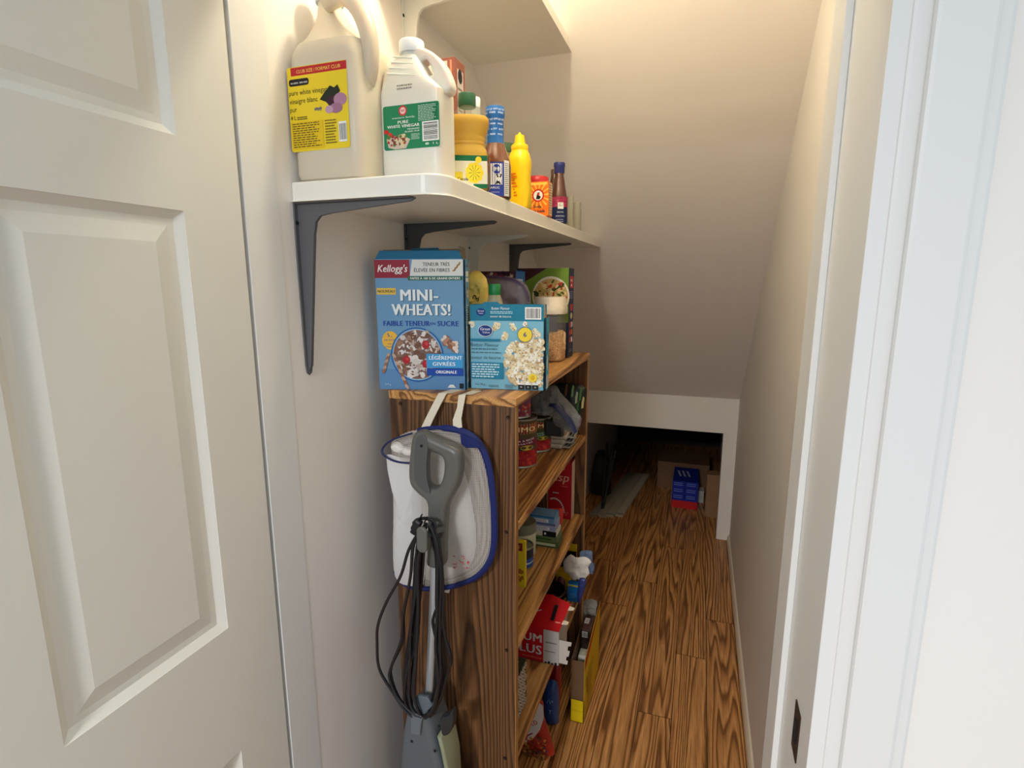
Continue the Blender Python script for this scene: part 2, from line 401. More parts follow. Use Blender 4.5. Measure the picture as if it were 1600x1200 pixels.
f += [(k, k + 1, k + 2, k + 3), (k + 4, k + 7, k + 6, k + 5), (k, k + 4, k + 5, k + 1), (k + 1, k + 5, k + 6, k + 2), (k + 2, k + 6, k + 7, k + 3), (k + 3, k + 7, k + 4, k)]
me = bpy.data.meshes.new('floor'); me.from_pydata(v, [], f); me.materials.append(floor_wood); me.materials.append(M('plank_gap', (40, 24, 14), rough=.8))
at_ = me.attributes.new('plank', 'FLOAT', 'FACE'); at_.data.foreach_set('value', pid + [0] * 6)
for i in range(nf, nf + 6): me.polygons[i].material_index = 1
o = bpy.data.objects.new('floor', me); COL.objects.link(o); struct(o)

b = MB(); b.extr([(XR, 0), (XR - .013, 0), (XR - .012, .02), (XR - .006, .036), (XR, .042)], .80, YB, M('baseboard_paint', (232, 220, 198), rough=.4), 'xz'); struct(b.build('baseboard_right'))

# door opening: jambs, casing, hall walls, the open door leaf
JR = .136
b = MB(); b.box((JR + .010, .69, 1.02), (.02, .22, 2.04), white_trim, .001); b.box((JR - .004, .765, 1.02), (.008, .07, 2.04), white_trim, .001)
tr = struct(b.build('trim_1'))
sp = MB(); sp.box((JR - .0008, .640, .978), (.0016, .030, .062), M('dark_bronze', (70, 62, 55), rough=.4, metal=.8), .0006); sp.box((JR - .0022, .640, .978), (.0016, .012, .026), M('strike_hole', (22, 20, 18), rough=.8))
sp.lathe([(.003, 0), (.003, .0012), (.001, .0016)], M('dark_bronze'), 12, c=(0, 0, 0)) if False else None
sp.build('strike_plate', tr, label='dark bronze strike plate on the white jamb')
b = MB(); b.box(((JR + .012 + 1.35) / 2, .69, 1.25), (1.35 - JR - .012, .19, 2.6), paint); b.box(((XR + .0) / 2 + .0, .69, 2.3), (.001, .001, .001), paint)
struct(b.build('wall_front_right'))
b = MB(); b.box((XL - .55, .69, 1.25), (1.0, .19, 2.6), paint); struct(b.build('wall_front_left'))
b = MB(); b.box(((XL + JR) / 2 - .01, .69, 2.32), (JR - XL + .06, .19, .46), paint); struct(b.build('wall_front_top'))
b = MB(); b.box((XL - .0225, .7625, 1.02), (.047, .075, 2.04), white_trim); b.box((XL - .0405, .712, 1.02), (.008, .030, 2.04), white_trim); struct(b.build('trim_2'))  # thin backing strip added behind the door gap to keep light out
b = MB(); b.box(((XL + JR) / 2, .69, 2.055), (JR - XL, .21, .03), white_trim, .001); struct(b.build('trim_3'))
b = MB()
b.box((JR + .050, .586, 1.03), (.072, .018, 2.06), white_trim, .004); b.box((JR + .050, .572, 1.03), (.045, .012, 2.06), white_trim, .004)
struct(b.build('trim_4'))
# door leaf, opened towards the hall; its face lies at x = XL
door_paint = M('door_paint', (222, 218, 208), rough=.4, bump=.15, bscale=45)
b = MB(); D0, D1, TH = -.085, .7165, .035; fx = XL - TH / 2
stiles = [(D1 - .105, D1), (.27, .365), (D0, D0 + .105)]
for a, c in stiles: b.box((fx, (a + c) / 2, 1.015), (TH, c - a, 2.0), door_paint)
rails = [(.015, .23), (.716, .946), (1.60, 1.70), (1.90, 2.015)]
gaps = [(.365, D1 - .105), (D0 + .105, .27)]
for a, c in gaps:
    for z0, z1 in rails: b.box((fx, (a + c) / 2, (z0 + z1) / 2), (TH, c - a, z1 - z0), door_paint)
    for z0, z1 in ((.23, .716), (.946, 1.60), (1.70, 1.90)):
        b.box((fx, (a + c) / 2, (z0 + z1) / 2), (TH - .026, c - a, z1 - z0), door_paint)
        w_ = .028                                          # sloped moulding and the raised field
        for sx_ in (1,):
            X0, X1, X2 = XL - .001, XL - .009, XL - .004
            o_ = [(a, z0), (c, z0), (c, z1), (a, z1)]; i1 = [(a + .012, z0 + .012), (c - .012, z0 + .012), (c - .012, z1 - .012), (a + .012, z1 - .012)]
            i2 = [(a + .022, z0 + .022), (c - .022, z0 + .022), (c - .022, z1 - .022), (a + .022, z1 - .022)]; i3 = [(a + .045, z0 + .045), (c - .045, z0 + .045), (c - .045, z1 - .045), (a + .045, z1 - .045)]
            vs = [(X0, *p) for p in o_] + [(X1, *p) for p in i1] + [(X1, *p) for p in i2] + [(X2, *p) for p in i3]
            fs = [(4 * r + q, 4 * r + (q + 1) % 4, 4 * r + 4 + (q + 1) % 4, 4 * r + 4 + q) for r in range(3) for q in range(4)] + [(12, 13, 14, 15)]
            b.add(vs, fs, door_paint)
dr = struct(b.build('door_1'))

# lamp on the closet ceiling, above the frame
lt = thing('ceiling_light', 'bare warm bulb in a white holder on the closet ceiling above the shelves', 'lamp', (LAMP_POS[0], LAMP_POS[1], 2.42))
MB().lathe([(.055, 0), (.055, -.012), (.03, -.03), (.022, -.045)], M('lamp_holder', (235, 235, 230)), 24).build('holder', lt)
bulb_m = M('bulb_glow', (255, 244, 212), emit=1.0); bulb_m.node_tree.nodes['Principled BSDF'].inputs['Emission Strength'].default_value = LAMP_POWER
MB().lathe([(.012, -.045), (.02, -.06), (.03, -.085), (.028, -.105), (.012, -.118), (.001, -.12)], bulb_m, 20).build('bulb', lt)

# ================================================================ WALL SHELVES
shelf_w = M('shelf_laminate', (240, 235, 224), rough=.32)
grey_metal = M('bracket_grey', (92, 92, 94), rough=.45, metal=0); white_metal = M('bracket_white', (236, 234, 228), rough=.4)
def bracket(parent, y, ztop, mt, ln=.235, hl_=.305):
    b = MB()
    prof = [(0, 0), (ln, 0), (ln + .002, -.004), (ln - .004, -.007), (.075, -.020), (.050, -.024), (.040, -.034), (.035, -.055), (.009, -hl_ + .01), (.004, -hl_), (0, -hl_)]
    b.extr(prof, -.0035, .0035, mt, 'xz')
    b.plate([(-.012, .001), (.012, .001), (.0125, -.1), (.0095, -hl_ + .012), (.007, -hl_ - .004), (0, -hl_ - .009), (-.007, -hl_ - .004), (-.0095, -hl_ + .012), (-.0125, -.1)], [], 0, .003, .0008, mt)
    # the flange was drawn facing -y: turn it to the wall
    n = len(b.v); k0 = len(prof) * 2
    for i in range(k0, n):
        x, y_, z = b.v[i]; b.v[i] = (.0015 - y_, x, z)
    b.box((ln / 2, 0, -.0012), (ln, .022, .0024), mt, .0005)
    o = b.build('bracket', parent, (XL - parent.location.x, y - parent.location.y, ztop - parent.location.z))
    for z in (-.035, -hl_ + .004):
        sc = MB()
        sc.lathe([(.0036, 0), (.0036, .0012), (.002, .002)], M('screw_dark', (45, 45, 45), rough=.5, metal=.6), 10)
        for i in range(len(sc.v) - 30, len(sc.v)):
            x, y_, zz = sc.v[i]; sc.v[i] = (.003 + zz, x - (.008 if z > -.1 else 0), y_ + z)
        sc.build('screw', o)
SZ, SU, SXF = 1.675, 1.641, -.405
yend = YB - (SZ - .852) / .82
ws = thing('wall_shelf', 'lower white wall shelf on grey brackets carrying vinegar jugs and bottles', 'shelf', (XL, .835, SU), group=None)
b = MB()
pl = [(0, 0)] + [(SXF - XL - .045 + .045 * math.sin(a), .045 - .045 * math.cos(a)) for a in [R(9 * k) for k in range(11)]] + [(SXF - XL, YB - (SU - .852) / .82 - .835 - .002), (0, YB - (SU - .852) / .82 - .835 - .002)]
e1 = yend - .835 - .002; e0 = YB - (SU - .852) / .82 - .835 - .002
n = len(pl); t_ = SZ - SU
top = [(x, (y if y < 1 else e1), t_) for x, y in pl]; bot = [(x, (y if y < 1 else e0), 0) for x, y in pl]
ins = lambda p: p
b.add(bot + top, [tuple(range(n)), tuple(range(n, 2 * n))] + [(i, (i + 1) % n, n + (i + 1) % n, n + i) for i in range(n)], shelf_w)
o = b.build('board', ws); md = o.modifiers.new('bev', 'BEVEL'); md.width = .004; md.segments = 3; md.limit_method = 'ANGLE'; md.angle_limit = R(50)
for y, mt in ((.848, grey_metal), (1.238, grey_metal), (1.63, white_metal), (2.022, grey_metal)):
    bracket(ws, y, SU, mt, .235 if mt is grey_metal else .19)
UZ = 2.148; UT = 2.180
us = thing('wall_shelf', 'upper white wall shelf high under the sloped ceiling', 'shelf', (XL, 1.12, UZ))
b = MB(); e0 = YB - (UZ - .852) / .82 - 1.12 - .002; e1 = YB - (UT - .852) / .82 - 1.12 - .002; ux = -.396 - XL
b.add([(0, 0, 0), (ux, 0, 0), (ux, e0, 0), (0, e0, 0), (0, 0, UT - UZ), (ux, 0, UT - UZ), (ux, e1, UT - UZ), (0, e1, UT - UZ)], [(0, 1, 2, 3), (4, 5, 6, 7), (0, 1, 5, 4), (1, 2, 6, 5), (2, 3, 7, 6), (3, 0, 4, 7)], shelf_w)
o = b.build('board', us); md = o.modifiers.new('bev', 'BEVEL'); md.width = .003; md.segments = 2
bracket(us, 1.262, UZ, white_metal)

# ================================================================ BOOKCASE
BX0, BX1, BY0, BY1, BT = -.645, -.35, 1.04, 1.822, 1.266
case_v = wood('case_oak_upright_shade', 2, (120, 82, 48), (100, 66, 37), (66, 42, 23), k=34, scale=5.5, rough=.5, stretch=.05)  # same oak darkened: shade on the side panel is put into the colour
case_h = wood('case_oak_shelf_lit', 1, (212, 160, 98), (186, 132, 74), (124, 78, 38), k=24, scale=6, rough=.45, stretch=.055)  # oak lightened: light falling on the boards is put into the colour
edge_v = wood('case_edge_band', 2, (186, 138, 84), (176, 128, 74), (150, 100, 54), k=6, scale=9, rough=.45, stretch=.05)
bc = thing('bookcase', 'oak-look wooden bookcase standing along the left wall full of groceries', 'bookcase', (BX0, BY0, 0))
BW, BL = BX1 - BX0, BY1 - BY0
def pnl(name, c, d, m, bev=.0015, lab=None): return MB().box(c, d, m, bev).build(name, bc, label=lab)
TK = .019
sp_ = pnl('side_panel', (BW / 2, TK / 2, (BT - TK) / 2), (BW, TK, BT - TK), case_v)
for x, z in ((.28, 1.225), (.275, .97), (.027, 1.236), (.275, .685), (.27, .40)):
    b = MB().lathe([(.0042, 0), (.0042, .0015), (.003, .0012), (.0015, .0003)], M('screw_head', (50, 34, 22), rough=.5, metal=.5), 12)
    for i in range(len(b.v) - 48, len(b.v)):
        X, Y, Z = b.v[i]; b.v[i] = (x + X, -Z, z + Y)
    b.build('screw', sp_)
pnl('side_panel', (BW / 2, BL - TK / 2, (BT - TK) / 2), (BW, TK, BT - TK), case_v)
pnl('top_board', (BW / 2 + .001, BL / 2, BT - TK / 2), (BW + .004, BL + .004, TK), case_h)
for z in (.983, .692, .400, .112): pnl('shelf', (BW / 2 + .001, BL / 2, z - TK / 2), (BW - .004, BL - 2 * TK - .001, TK), case_h)
pnl('back_panel', (.003, BL / 2, .62), (.006, BL - 2 * TK, 1.22), M('back_board', (96, 58, 34), rough=.7))
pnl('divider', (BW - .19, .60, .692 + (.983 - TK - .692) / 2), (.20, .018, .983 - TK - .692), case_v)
# edging strip on the front edges
for nm, c, d in (('edge_band', (BW + .0006, TK / 2, (BT - TK) / 2), (.0012, TK, BT - TK)), ('edge_band', (BW + .0006, BL - TK / 2, (BT - TK) / 2), (.0012, TK, BT - TK))):
    pnl(nm, c, d, edge_v, 0)
Z0, Z1, Z2, Z3, Z4 = BT, .983, .692, .400, .112

# ================================================================ THINGS ON THE LOWER WALL SHELF
def zat(py, px, y): return at(px, py, 'y', y).z
def xat(px, y, py=300): return at(px, py, 'y', y).x
WH = P(240, 240, 236); BK = P(24, 24, 28)
milk = M('milky_plastic', (232, 222, 202), rough=.38, trans=.25, sss=.3, ior=1.4); milk2 = M('milky_plastic_white', (240, 236, 226), rough=.35, trans=.12, sss=.3, ior=1.4)

# large club-size jug
JX, JY = -.6265, .912
tj = thing('vinegar_jug', 'large cloudy club-size vinegar jug with yellow label at the near end of the shelf', 'jug', (JX, JY, SZ))
hw = .0715
b = MB(); b.lathe([(.064, 0, 5), (.0695, .004, 6), (hw, .012, 7), (hw, .06, 7), (hw, .195, 7), (.070, .212, 6), (.064, .226, 5)], milk, 48, cap=False)
ring = len(b.v) - 48
# shoulder rises to a neck set towards the left
last = b.v[ring:ring + 48]
lv = []; steps = 6
for k in range(1, steps + 1):
    t = k / steps; s_ = 1 - t
    for p in last:
        a = math.atan2(p[1], p[0]); tr_, tz = .021, .300
        rr = math.hypot(p[0], p[1]); q = (1 - t) ** 1.3
        lv.append((-.026 * t + math.cos(a) * (rr * q + tr_ * (1 - q)), math.sin(a) * (rr * q + tr_ * (1 - q)), .226 + (tz - .226) * (t ** 1.25)))
vs = last + lv
b.add(vs, [(k * 48 + i, k * 48 + (i + 1) % 48, (k + 1) * 48 + (i + 1) % 48, (k + 1) * 48 + i) for k in range(steps) for i in range(48)], milk, True)
b.lathe([(.0205, .298), (.0205, .312)], milk, 32, c=(-.026, 0, 0), cap=True)
b.build('body', tj)
hp = catmull([(-.012, -.030, .296), (.026, -.034, .300), (.058, -.038, .272), (.076, -.040, .228), (.073, -.036, .185), (.056, -.026, .160)], 6, False)
MB().tube(hp, .0150, milk, 16).build('handle', tj)
b = MB().lathe([(.024, .308), (.025, .311), (.025, .332), (.0235, .335)], M('cap_pale_blue', (196, 210, 224), rough=.4), 36, c=(-.026, 0, 0)); b.build('cap', tj)
fm = face_map((-hw, -hw, 0), (1, 0, 0), (0, 0, 1), (0, -1, 0))
p = MB(fm); Yl = P(236, 208, 44)
p.rrect(.002, .050, .122, .186, .005, Yl); p.rect(.010, .172, .122, .185, P(190, 36, 48), shear=0)
p.text('CLUB SIZE / FORMAT CLUB', .066, .1755, .0055, P(240, 206, 90), .088, bold=.01)
p.rrect(.005, .156, .046, .167, .004, BK); p.text('no name  sans nom', .026, .1595, .0038, WH, .034, bold=.01)
p.text('pure white vinegar', .004, .1415, .0085, BK, .078, 'L', bold=.004); p.text('vinaigre blanc', .004, .128, .0085, BK, .058, 'L', bold=.004); p.text('pur', .004, .115, .0085, BK, .014, 'L', bold=.004)
p.poly([(.066, .130), (.076, .140), (.088, .150), (.096, .146), (.103, .150), (.108, .140), (.098, .130), (.082, .124)], P(34, 44, 30)); p.poly([(.078, .126), (.085, .118), (.100, .124), (.098, .134), (.086, .134)], P(62, 34, 48))
p.ell(.107, .127, .013, .010, P(176, 128, 158)); p.ell(.098, .114, .013, .008, P(160, 112, 140)); p.ell(.084, .113, .008, .006, P(186, 150, 176))
p.text('simply', .062, .114, .006, P(30, 60, 150), .016, bold=.02, shear=.3)
p.text('4 L', .004, .102, .007, BK, .012, 'L'); p.lines(.018, .101, .040, .107, 2, BK)
p.rect(.004, .054, .070, .098, P(226, 190, 30)); p.lines(.007, .056, .066, .097, 11, P(90, 80, 30)); p.lines(.074, .058, .098, .098, 9, P(120, 100, 30)); p.barcode(.101, .060, .117, .092)
p.build('label', tj)

# one litre jug with the green label
y2 = .902; xa, xb = xat(597, y2), xat(689, y2); cx2 = (xa + xb) / 2; D2 = .070; hx2 = (xb - xa) / 2
t2 = thing('vinegar_jug', 'white vinegar jug with green label and handle hole, beside the larger jug', 'jug', (cx2, y2 + D2 / 2, SZ))
q2 = lambda px, py: ((xat(px, y2, py) - cx2), zat(py, px, y2) - SZ)
def mid(px, py): return (xat(px, y2 + D2 / 2, py) - cx2, zat(py, px, y2 + D2 / 2) - SZ)
zs_ = [q2(640, v_)[1] for v_ in (140, 130, 116, 100, 86, 77)]
def ring2(z, l_, r_, hy, q=5): return ((l_ + r_) / 2, 0, (r_ - l_) / 2, hy, z, q)
b = MB().loft([ring2(0, -hx2 + .006, hx2 - .006, D2 / 2 - .006), ring2(.004, -hx2 + .001, hx2 - .001, D2 / 2 - .001, 7), ring2(.012, -hx2, hx2, D2 / 2, 8), ring2(zs_[0], -hx2, hx2, D2 / 2, 8),
    ring2(zs_[1], -hx2 + .001, hx2 - .010, D2 / 2 - .002, 6), ring2(zs_[2], -hx2 + .002, hx2 - .026, D2 / 2 - .004), ring2(zs_[3], -hx2 + .005, hx2 - .036, D2 / 2 - .008), ring2(zs_[4], -hx2 + .008, hx2 - .044, D2 / 2 - .013, 4), ring2(zs_[5], q2(611, 76)[0], q2(645, 76)[0], .0185, 2.4)], milk2, 56)
b.build('body', t2)
out = catmull([mid(*p_) for p_ in ((640, 78), (660, 77), (678, 84), (691, 95), (702, 112), (709, 134), (704, 148), (680, 150), (650, 150), (645, 120), (641, 95))], 4)
hole = catmull([mid(*p_) for p_ in ((663, 106), (666, 99), (671, 97), (676, 103), (681, 116), (680, 121), (672, 120), (666, 114))], 4)
MB().plate([(p_.x, p_.y) for p_ in out], [[(p_.x, p_.y) for p_ in hole]], 0, .030, .005, milk2).build('handle', t2)
nx_, nz_ = q2(628, 76)
for k, zz in enumerate((84, 94, 104, 114)):
    b = MB()
    a = q2(606 - k * 1.6, zz); c = q2(638 + k * 3, zz + 2); yy = -D2 / 2 + .0145 - .0030 * k; b.tube([(a[0] + .002, yy, a[1]), (c[0], yy, c[1])], .0018, milk2, 6); b.build('grip_rib', t2)
MB().lathe([(.0175, -.006), (.0175, .004)], milk2, 28, c=(nx_, 0, nz_)).lathe([(.0215, .003), (.022, .005), (.022, .021), (.0205, .0235)], M('cap_white_blue', (222, 228, 236), rough=.4), 36, c=(nx_, 0, nz_)).build('cap', t2)
fm = face_map((0, -D2 / 2, 0), (1, 0, 0), (0, 0, 1), (0, -1, 0)); p = MB(fm)
l, bt = q2(601, 236); r2_, tp = q2(686, 157); G = P(36, 132, 88); w_, h_ = r2_ - l, tp - bt
U = lambda a: l + w_ * a
V = lambda a: bt + h_ * a
p.rrect(l, bt, r2_, tp, .004, G); p.rect(U(.62), V(.60), U(.97), V(.97), P(28, 112, 76)); p.lines(U(.63), V(.60), U(.96), V(.96), 10, P(190, 220, 200))
p.ell(U(.36), V(.87), w_ * .075, w_ * .075, P(206, 52, 56)); p.ell(U(.36), V(.87), w_ * .052, w_ * .052, P(236, 200, 196)); p.text('WF', U(.36), V(.845), h_ * .05, P(190, 40, 46), bold=.03)
p.text('western family.', U(.37), V(.70), h_ * .04, WH, w_ * .42); p.text('PURE', U(.36), V(.585), h_ * .068, WH, w_ * .19, bold=.03); p.text('WHITE VINEGAR', U(.36), V(.495), h_ * .068, WH, w_ * .58, bold=.03)
p.text('VINAIGRE', U(.65), V(.43), h_ * .035, WH, w_ * .22, 'R', bold=.02); p.text('BLANC PUR', U(.65), V(.375), h_ * .035, WH, w_ * .26, 'R', bold=.02); p.lines(U(.50), V(.20), U(.66), V(.34), 5, P(190, 220, 200))
p.poly([(U(.08), V(.06)), (U(.20), V(.01)), (U(.40), V(.02)), (U(.48), V(.22)), (U(.30), V(.34)), (U(.05), V(.26))], P(206, 188, 176))
p.blobs(lambda x, y: True, (U(.08), V(.10), U(.42), V(.33)), 40, [(170, 60, 50), (90, 120, 60), (216, 204, 160), (120, 60, 50), (226, 190, 150)], .0022, .0045, 3)
p.ell(U(.05), V(.42), w_ * .045, h_ * .05, P(196, 44, 40)); p.ell(U(.12), V(.36), w_ * .04, h_ * .04, P(206, 60, 50))
p.barcode(U(.70), V(.14), U(.99), V(.58), horiz=True); p.text('1 L', U(.93), V(.055), h_ * .05, WH, bold=.02, w=w_ * .09); p.ell(U(.78), V(.08), w_ * .035, h_ * .028, P(190, 220, 200))
p.lines(U(.30), V(.77), U(.30) + .001, V(.78), 1, WH)
p.build('label', t2)
p = MB(fm); a = q2(620, 134); p.lines(a[0], a[1] - .008, a[0] + .034, a[1] + .002, 2, P(150, 140, 132), seed=9); p.build('date_print', t2)

def prof_bottle(name, label, px, y, pts, mat, n=40, sx=1, sy=1, sq=2, bottom=SZ, group=None, cat='bottle'):
    """bottle whose outline heights are read from the photograph; pts = (radius, py[, squareness])"""
    x = xat(px, y); t = thing(name, label, cat, (x, y, bottom), 0, group)
    return t, x, [(q[0], (zat(q[1], px, y) - bottom) if q[1] is not None else 0.0) + tuple(q[2:]) for q in pts]
def zz(py, px, y, base=SZ): return zat(py, px, y) - base
gold_cap = M('gold_band', (214, 170, 60), rough=.35, metal=.3); glass = film('clear_glass', (235, 240, 236), a=.07, rough=.03)

# bottle seen through the handle hole
yb_, pxb = 1.05, 668
t = thing('sauce_bottle', 'bottle with gold banded neck seen through the handle hole of the white jug', 'bottle', (xat(pxb, yb_, 110) - .003, yb_, SZ))
MB().lathe([(.026, 0), (.028, .004), (.028, .095), (.020, .125), (.0165, .14)], M('red_sauce', (128, 30, 26), rough=.3), 28).build('body', t)
b = MB()
for k in range(4): b.lathe([(.0165, .138 + k * .011), (.0178, .141 + k * .011), (.0178, .146 + k * .011), (.0165, .149 + k * .011)], gold_cap if k % 2 == 0 else M('cream_band', (226, 196, 130), rough=.5), 24)
b.lathe([(.0165, .18), (.0160, .196), (.014, .199)], M('dark_cap', (52, 44, 30), rough=.4), 24)
b.build('neck_band', t)

# tall brown striped box
Xr = -.500; ya = at(711, 150, 'x', Xr).y; yc = at(727, 150, 'x', Xr).y; hh = at(711, 89, 'x', Xr).z - SZ
t = thing('carton', 'tall box with reddish brown edges and grey panels behind the white jug', 'box', (Xr - .055, (ya + yc) / 2, SZ))
W3, Dd = .11, yc - ya
MB().box((0, 0, hh / 2), (W3, Dd, hh), P(132, 76, 62), .001).build('body', t)
fa, fb, ft = faces(W3, Dd, hh)
p = MB(fa); p.rect(.004, .01, W3 - .016, hh - .006, P(196, 190, 182)); p.rect(W3 - .040, hh - .038, W3 - .018, hh - .012, BK); p.text('tea', W3 - .029, hh - .030, .008, WH, bold=.02) if False else p.ell(W3 - .029, hh - .025, .006, .006, P(150, 150, 146)); p.rect(W3 - .010, .005, W3 - .006, hh - .005, P(196, 128, 100))
p.mp = fb; p.rect(Dd * .22, .015, Dd * .80, hh - .018, P(186, 176, 168)); p.ell(Dd * .5, hh - .030, Dd * .2, .014, BK); p.rect(Dd * .30, hh - .037, Dd * .70, hh - .025, BK); p.lines(Dd * .28, .06, Dd * .74, hh - .05, 16, P(90, 80, 76)); p.build('print', t)

# canola oil
yo, po = 1.046, 729
t = thing('oil_bottle', 'clear bottle of golden canola oil with dark green cap', 'bottle', (xat(po, yo, 220) + .002, yo, SZ), R(24)); f_ = lambda py: zz(py, po, yo)
oilm = M('golden_oil', (255, 200, 20), rough=.05, trans=.4, ior=1.2, spec=.6)
pr = [(.037, 0, 4), (.040, .004, 4.5), (.040, f_(247), 4.5), (.0385, f_(240), 4), (.0350, f_(233), 3), (.0362, f_(230), 3), (.0345, f_(227), 3), (.0365, f_(223), 3), (.0355, f_(219), 3), (.039, f_(212), 3.2), (.0435, f_(200), 3.2), (.0435, f_(192), 3.2), (.037, f_(184), 3), (.024, f_(175), 2.2), (.0145, f_(168), 2), (.0145, f_(163), 2)]
MB().lathe(pr, glass, 48).build('body', t)
b = MB().lathe([(r * .955, z * .999 + .0015, s_) for r, z, s_ in pr[:12]] + [(.0400, f_(188), 3.0)], oilm, 48); b.build('oil', t)
MB().lathe([(.0165, f_(168)), (.0172, f_(166)), (.0172, f_(150)), (.016, f_(147.5))], M('cap_dark_green', (28, 86, 56), rough=.4), 36).build('cap', t)
g = .0403; p = MB(face_map((-g, -g, 0), (1, 0, 0), (0, 0, 1), (0, -1, 0))); LT = f_(250)
p.rect(.004, .002, 2 * g - .004, LT, P(232, 224, 196)); p.rect(.004, LT - .010, 2 * g - .004, LT, P(20, 104, 62)); p.rect(.05, .002, 2 * g - .004, .010, P(20, 104, 62))
p.rect(.004, .004, .030, LT - .03, P(240, 214, 60)); p.text('Canola', .030, .016, .006, P(30, 30, 30), .020, bold=.02)
for i in range(9):
    a = i * .7; p.ell(.052 + .014 * math.cos(a) * .8, .030 + .013 * math.sin(a), .0065, .0065, P(248, 216, 40), 10)
p.ell(.052, .030, .012, .014, P(250, 224, 50), 20); p.ell(.060, LT - .008, .006, .006, P(248, 216, 40), 12)
for i in range(10):
    a = i * .628; p.poly([(.052, .030), (.052 + .011 * math.cos(a), .030 + .014 * math.sin(a)), (.052 + .011 * math.cos(a + .09), .030 + .014 * math.sin(a + .09))], P(70, 60, 30))
p.mp = face_map((g, -g, 0), (0, 1, 0), (0, 0, 1), (1, 0, 0)); p.rect(.003, .002, 2 * g - .003, LT, WH); p.lines(.008, .006, .050, LT - .004, 14, P(80, 80, 80)); p.build('label', t)

# small bottle with the white cap just behind the oil
yw, pw_ = 1.175, 743
t = thing('small_bottle', 'clear bottle with small white cap mostly hidden behind the oil bottle', 'bottle', (xat(pw_, yw, 170), yw, SZ)); f_ = lambda py: zz(py, pw_, yw)
MB().lathe([(.022, 0), (.024, .004), (.024, f_(205)), (.012, f_(182)), (.0095, f_(168))], film('pale_glass', (220, 226, 220), a=.35, rough=.08), 28).build('body', t)
MB().lathe([(.0105, f_(169)), (.011, f_(167)), (.011, f_(155)), (.0095, f_(153))], M('cap_white', (232, 230, 226), rough=.4), 24).build('cap', t)

# honey-garlic style sauce with blue sleeve
ys, ps = 1.155, 774
t = thing('sauce_bottle', 'brown sauce bottle with blue printed neck sleeve and panda label', 'bottle', (xat(ps, ys, 230), ys, SZ)); f_ = lambda py: zz(py, ps, ys)
brown = M('brown_sauce', (112, 66, 44), rough=.12, coat=.5); sleeve = M('sleeve_blue', (34, 104, 176), rough=.3)
MB().lathe([(.030, 0), (.0335, .004), (.0335, f_(262)), (.031, f_(250)), (.0245, f_(238)), (.019, f_(226)), (.0178, f_(221))], brown, 40).build('body', t)
MB().lathe([(.0190, f_(226)), (.0180, f_(221)), (.0178, f_(188)), (.0200, f_(184)), (.0205, f_(172)), (.0195, f_(168.5)), (.010, f_(168))], sleeve, 40).build('neck_sleeve', t)
p = MB(cyl_map(.0178, -80, prof=lambda z: .0180 if z < f_(186) else .0206)); r_ = random.Random(2)
for k, zc in enumerate((f_(181), f_(176), f_(214), f_(206), f_(198), f_(191))):
    for u in (-.018, -.002, .014): p.text(['MARI', 'ET DO', 'MARI', '& DO'][k % 4], u + .003 * (k % 2), zc, .0035, P(220, 232, 244), bold=.02, rot=.1 * (k % 2))
p.build('sleeve_print', t)
LB, LTp = .004, f_(258); p = MB(cyl_map(.0337, -72)); nb = P(44, 66, 160)
p.rect(-.034, LB, .034, LTp, nb, 14, 1); p.rect(-.020, .026, .016, LTp - .003, WH, 8, 1); p.rect(-.018, LTp - .020, -.010, LTp - .006, P(206, 44, 60), 2, 1); p.ell(.004, LTp - .014, .0085, .0095, P(34, 54, 150)); p.text('HONEY', .004, LTp - .014, .003, WH, .012)
p.ell(.009, .040, .006, .006, WH); p.poly([(.000, .026), (.004, .034), (.010, .032), (.014, .026)], BK); p.ell(.006, .042, .0018, .0018, BK); p.ell(.0115, .042, .0018, .0018, BK); p.ell(.0045, .0455, .002, .002, BK); p.ell(.013, .0455, .002, .002, BK)
p.text('GARLIC', -.002, .018, .0045, WH, .024, bold=.02); p.text('sauce', .0, .010, .003, P(200, 200, 230), .018)
p.rect(.020, LB, .034, LTp + .004, P(224, 222, 214), 5, 1); p.lines(.022, LB + .004, .032, LTp, 16, P(110, 110, 110)); p.build('label', t)

# mustard
ym, pm = 1.315, 812
t = thing('mustard_bottle', 'bright yellow squeeze bottle of mustard with pointed nozzle', 'bottle', (xat(pm, ym, 260), ym, SZ)); f_ = lambda py: zz(py, pm, ym)
ye = M('mustard_yellow', (250, 206, 8), rough=.32)
MB().lathe([(.025, 0, 2.6), (.0275, .004, 2.8), (.0275, f_(300), 2.8), (.0255, f_(276), 2.6), (.0275, f_(262), 2.6), (.0275, f_(252), 2.5), (.0235, f_(241), 2.2), (.0195, f_(236), 2)], ye, 40).build('body', t)
MB().lathe([(.0195, f_(236.5)), (.0205, f_(235)), (.0205, f_(229)), (.019, f_(227)), (.0135, f_(226)), (.0115, f_(216)), (.0105, f_(212)), (.004, f_(210)), (.0022, f_(207))], ye, 32).build('cap', t)
p = MB(cyl_map(.0278, -80)); Or = P(226, 106, 20)
for k in range(8): p.rect(-.024, .026 + k * .007, -.002 - .003 * (k % 3), .0298 + k * .007, Or, 4, 1)
p.build('label', t)
# green-lidded jar behind
yj, pj = 1.42, 790
t = thing('jar', 'jar with dark green lid behind the yellow mustard bottle', 'jar', (xat(pj, yj, 260), yj, SZ)); f_ = lambda py: zz(py, pj, yj)
MB().lathe([(.026, 0), (.028, .003), (.028, f_(246)), (.024, f_(240))], M('jar_dim', (120, 116, 84), rough=.2), 28).build('body', t)
MB().lathe([(.0255, f_(241)), (.026, f_(239)), (.026, f_(228)), (.024, f_(226))], M('lid_green', (58, 92, 60), rough=.5), 28).build('lid', t)

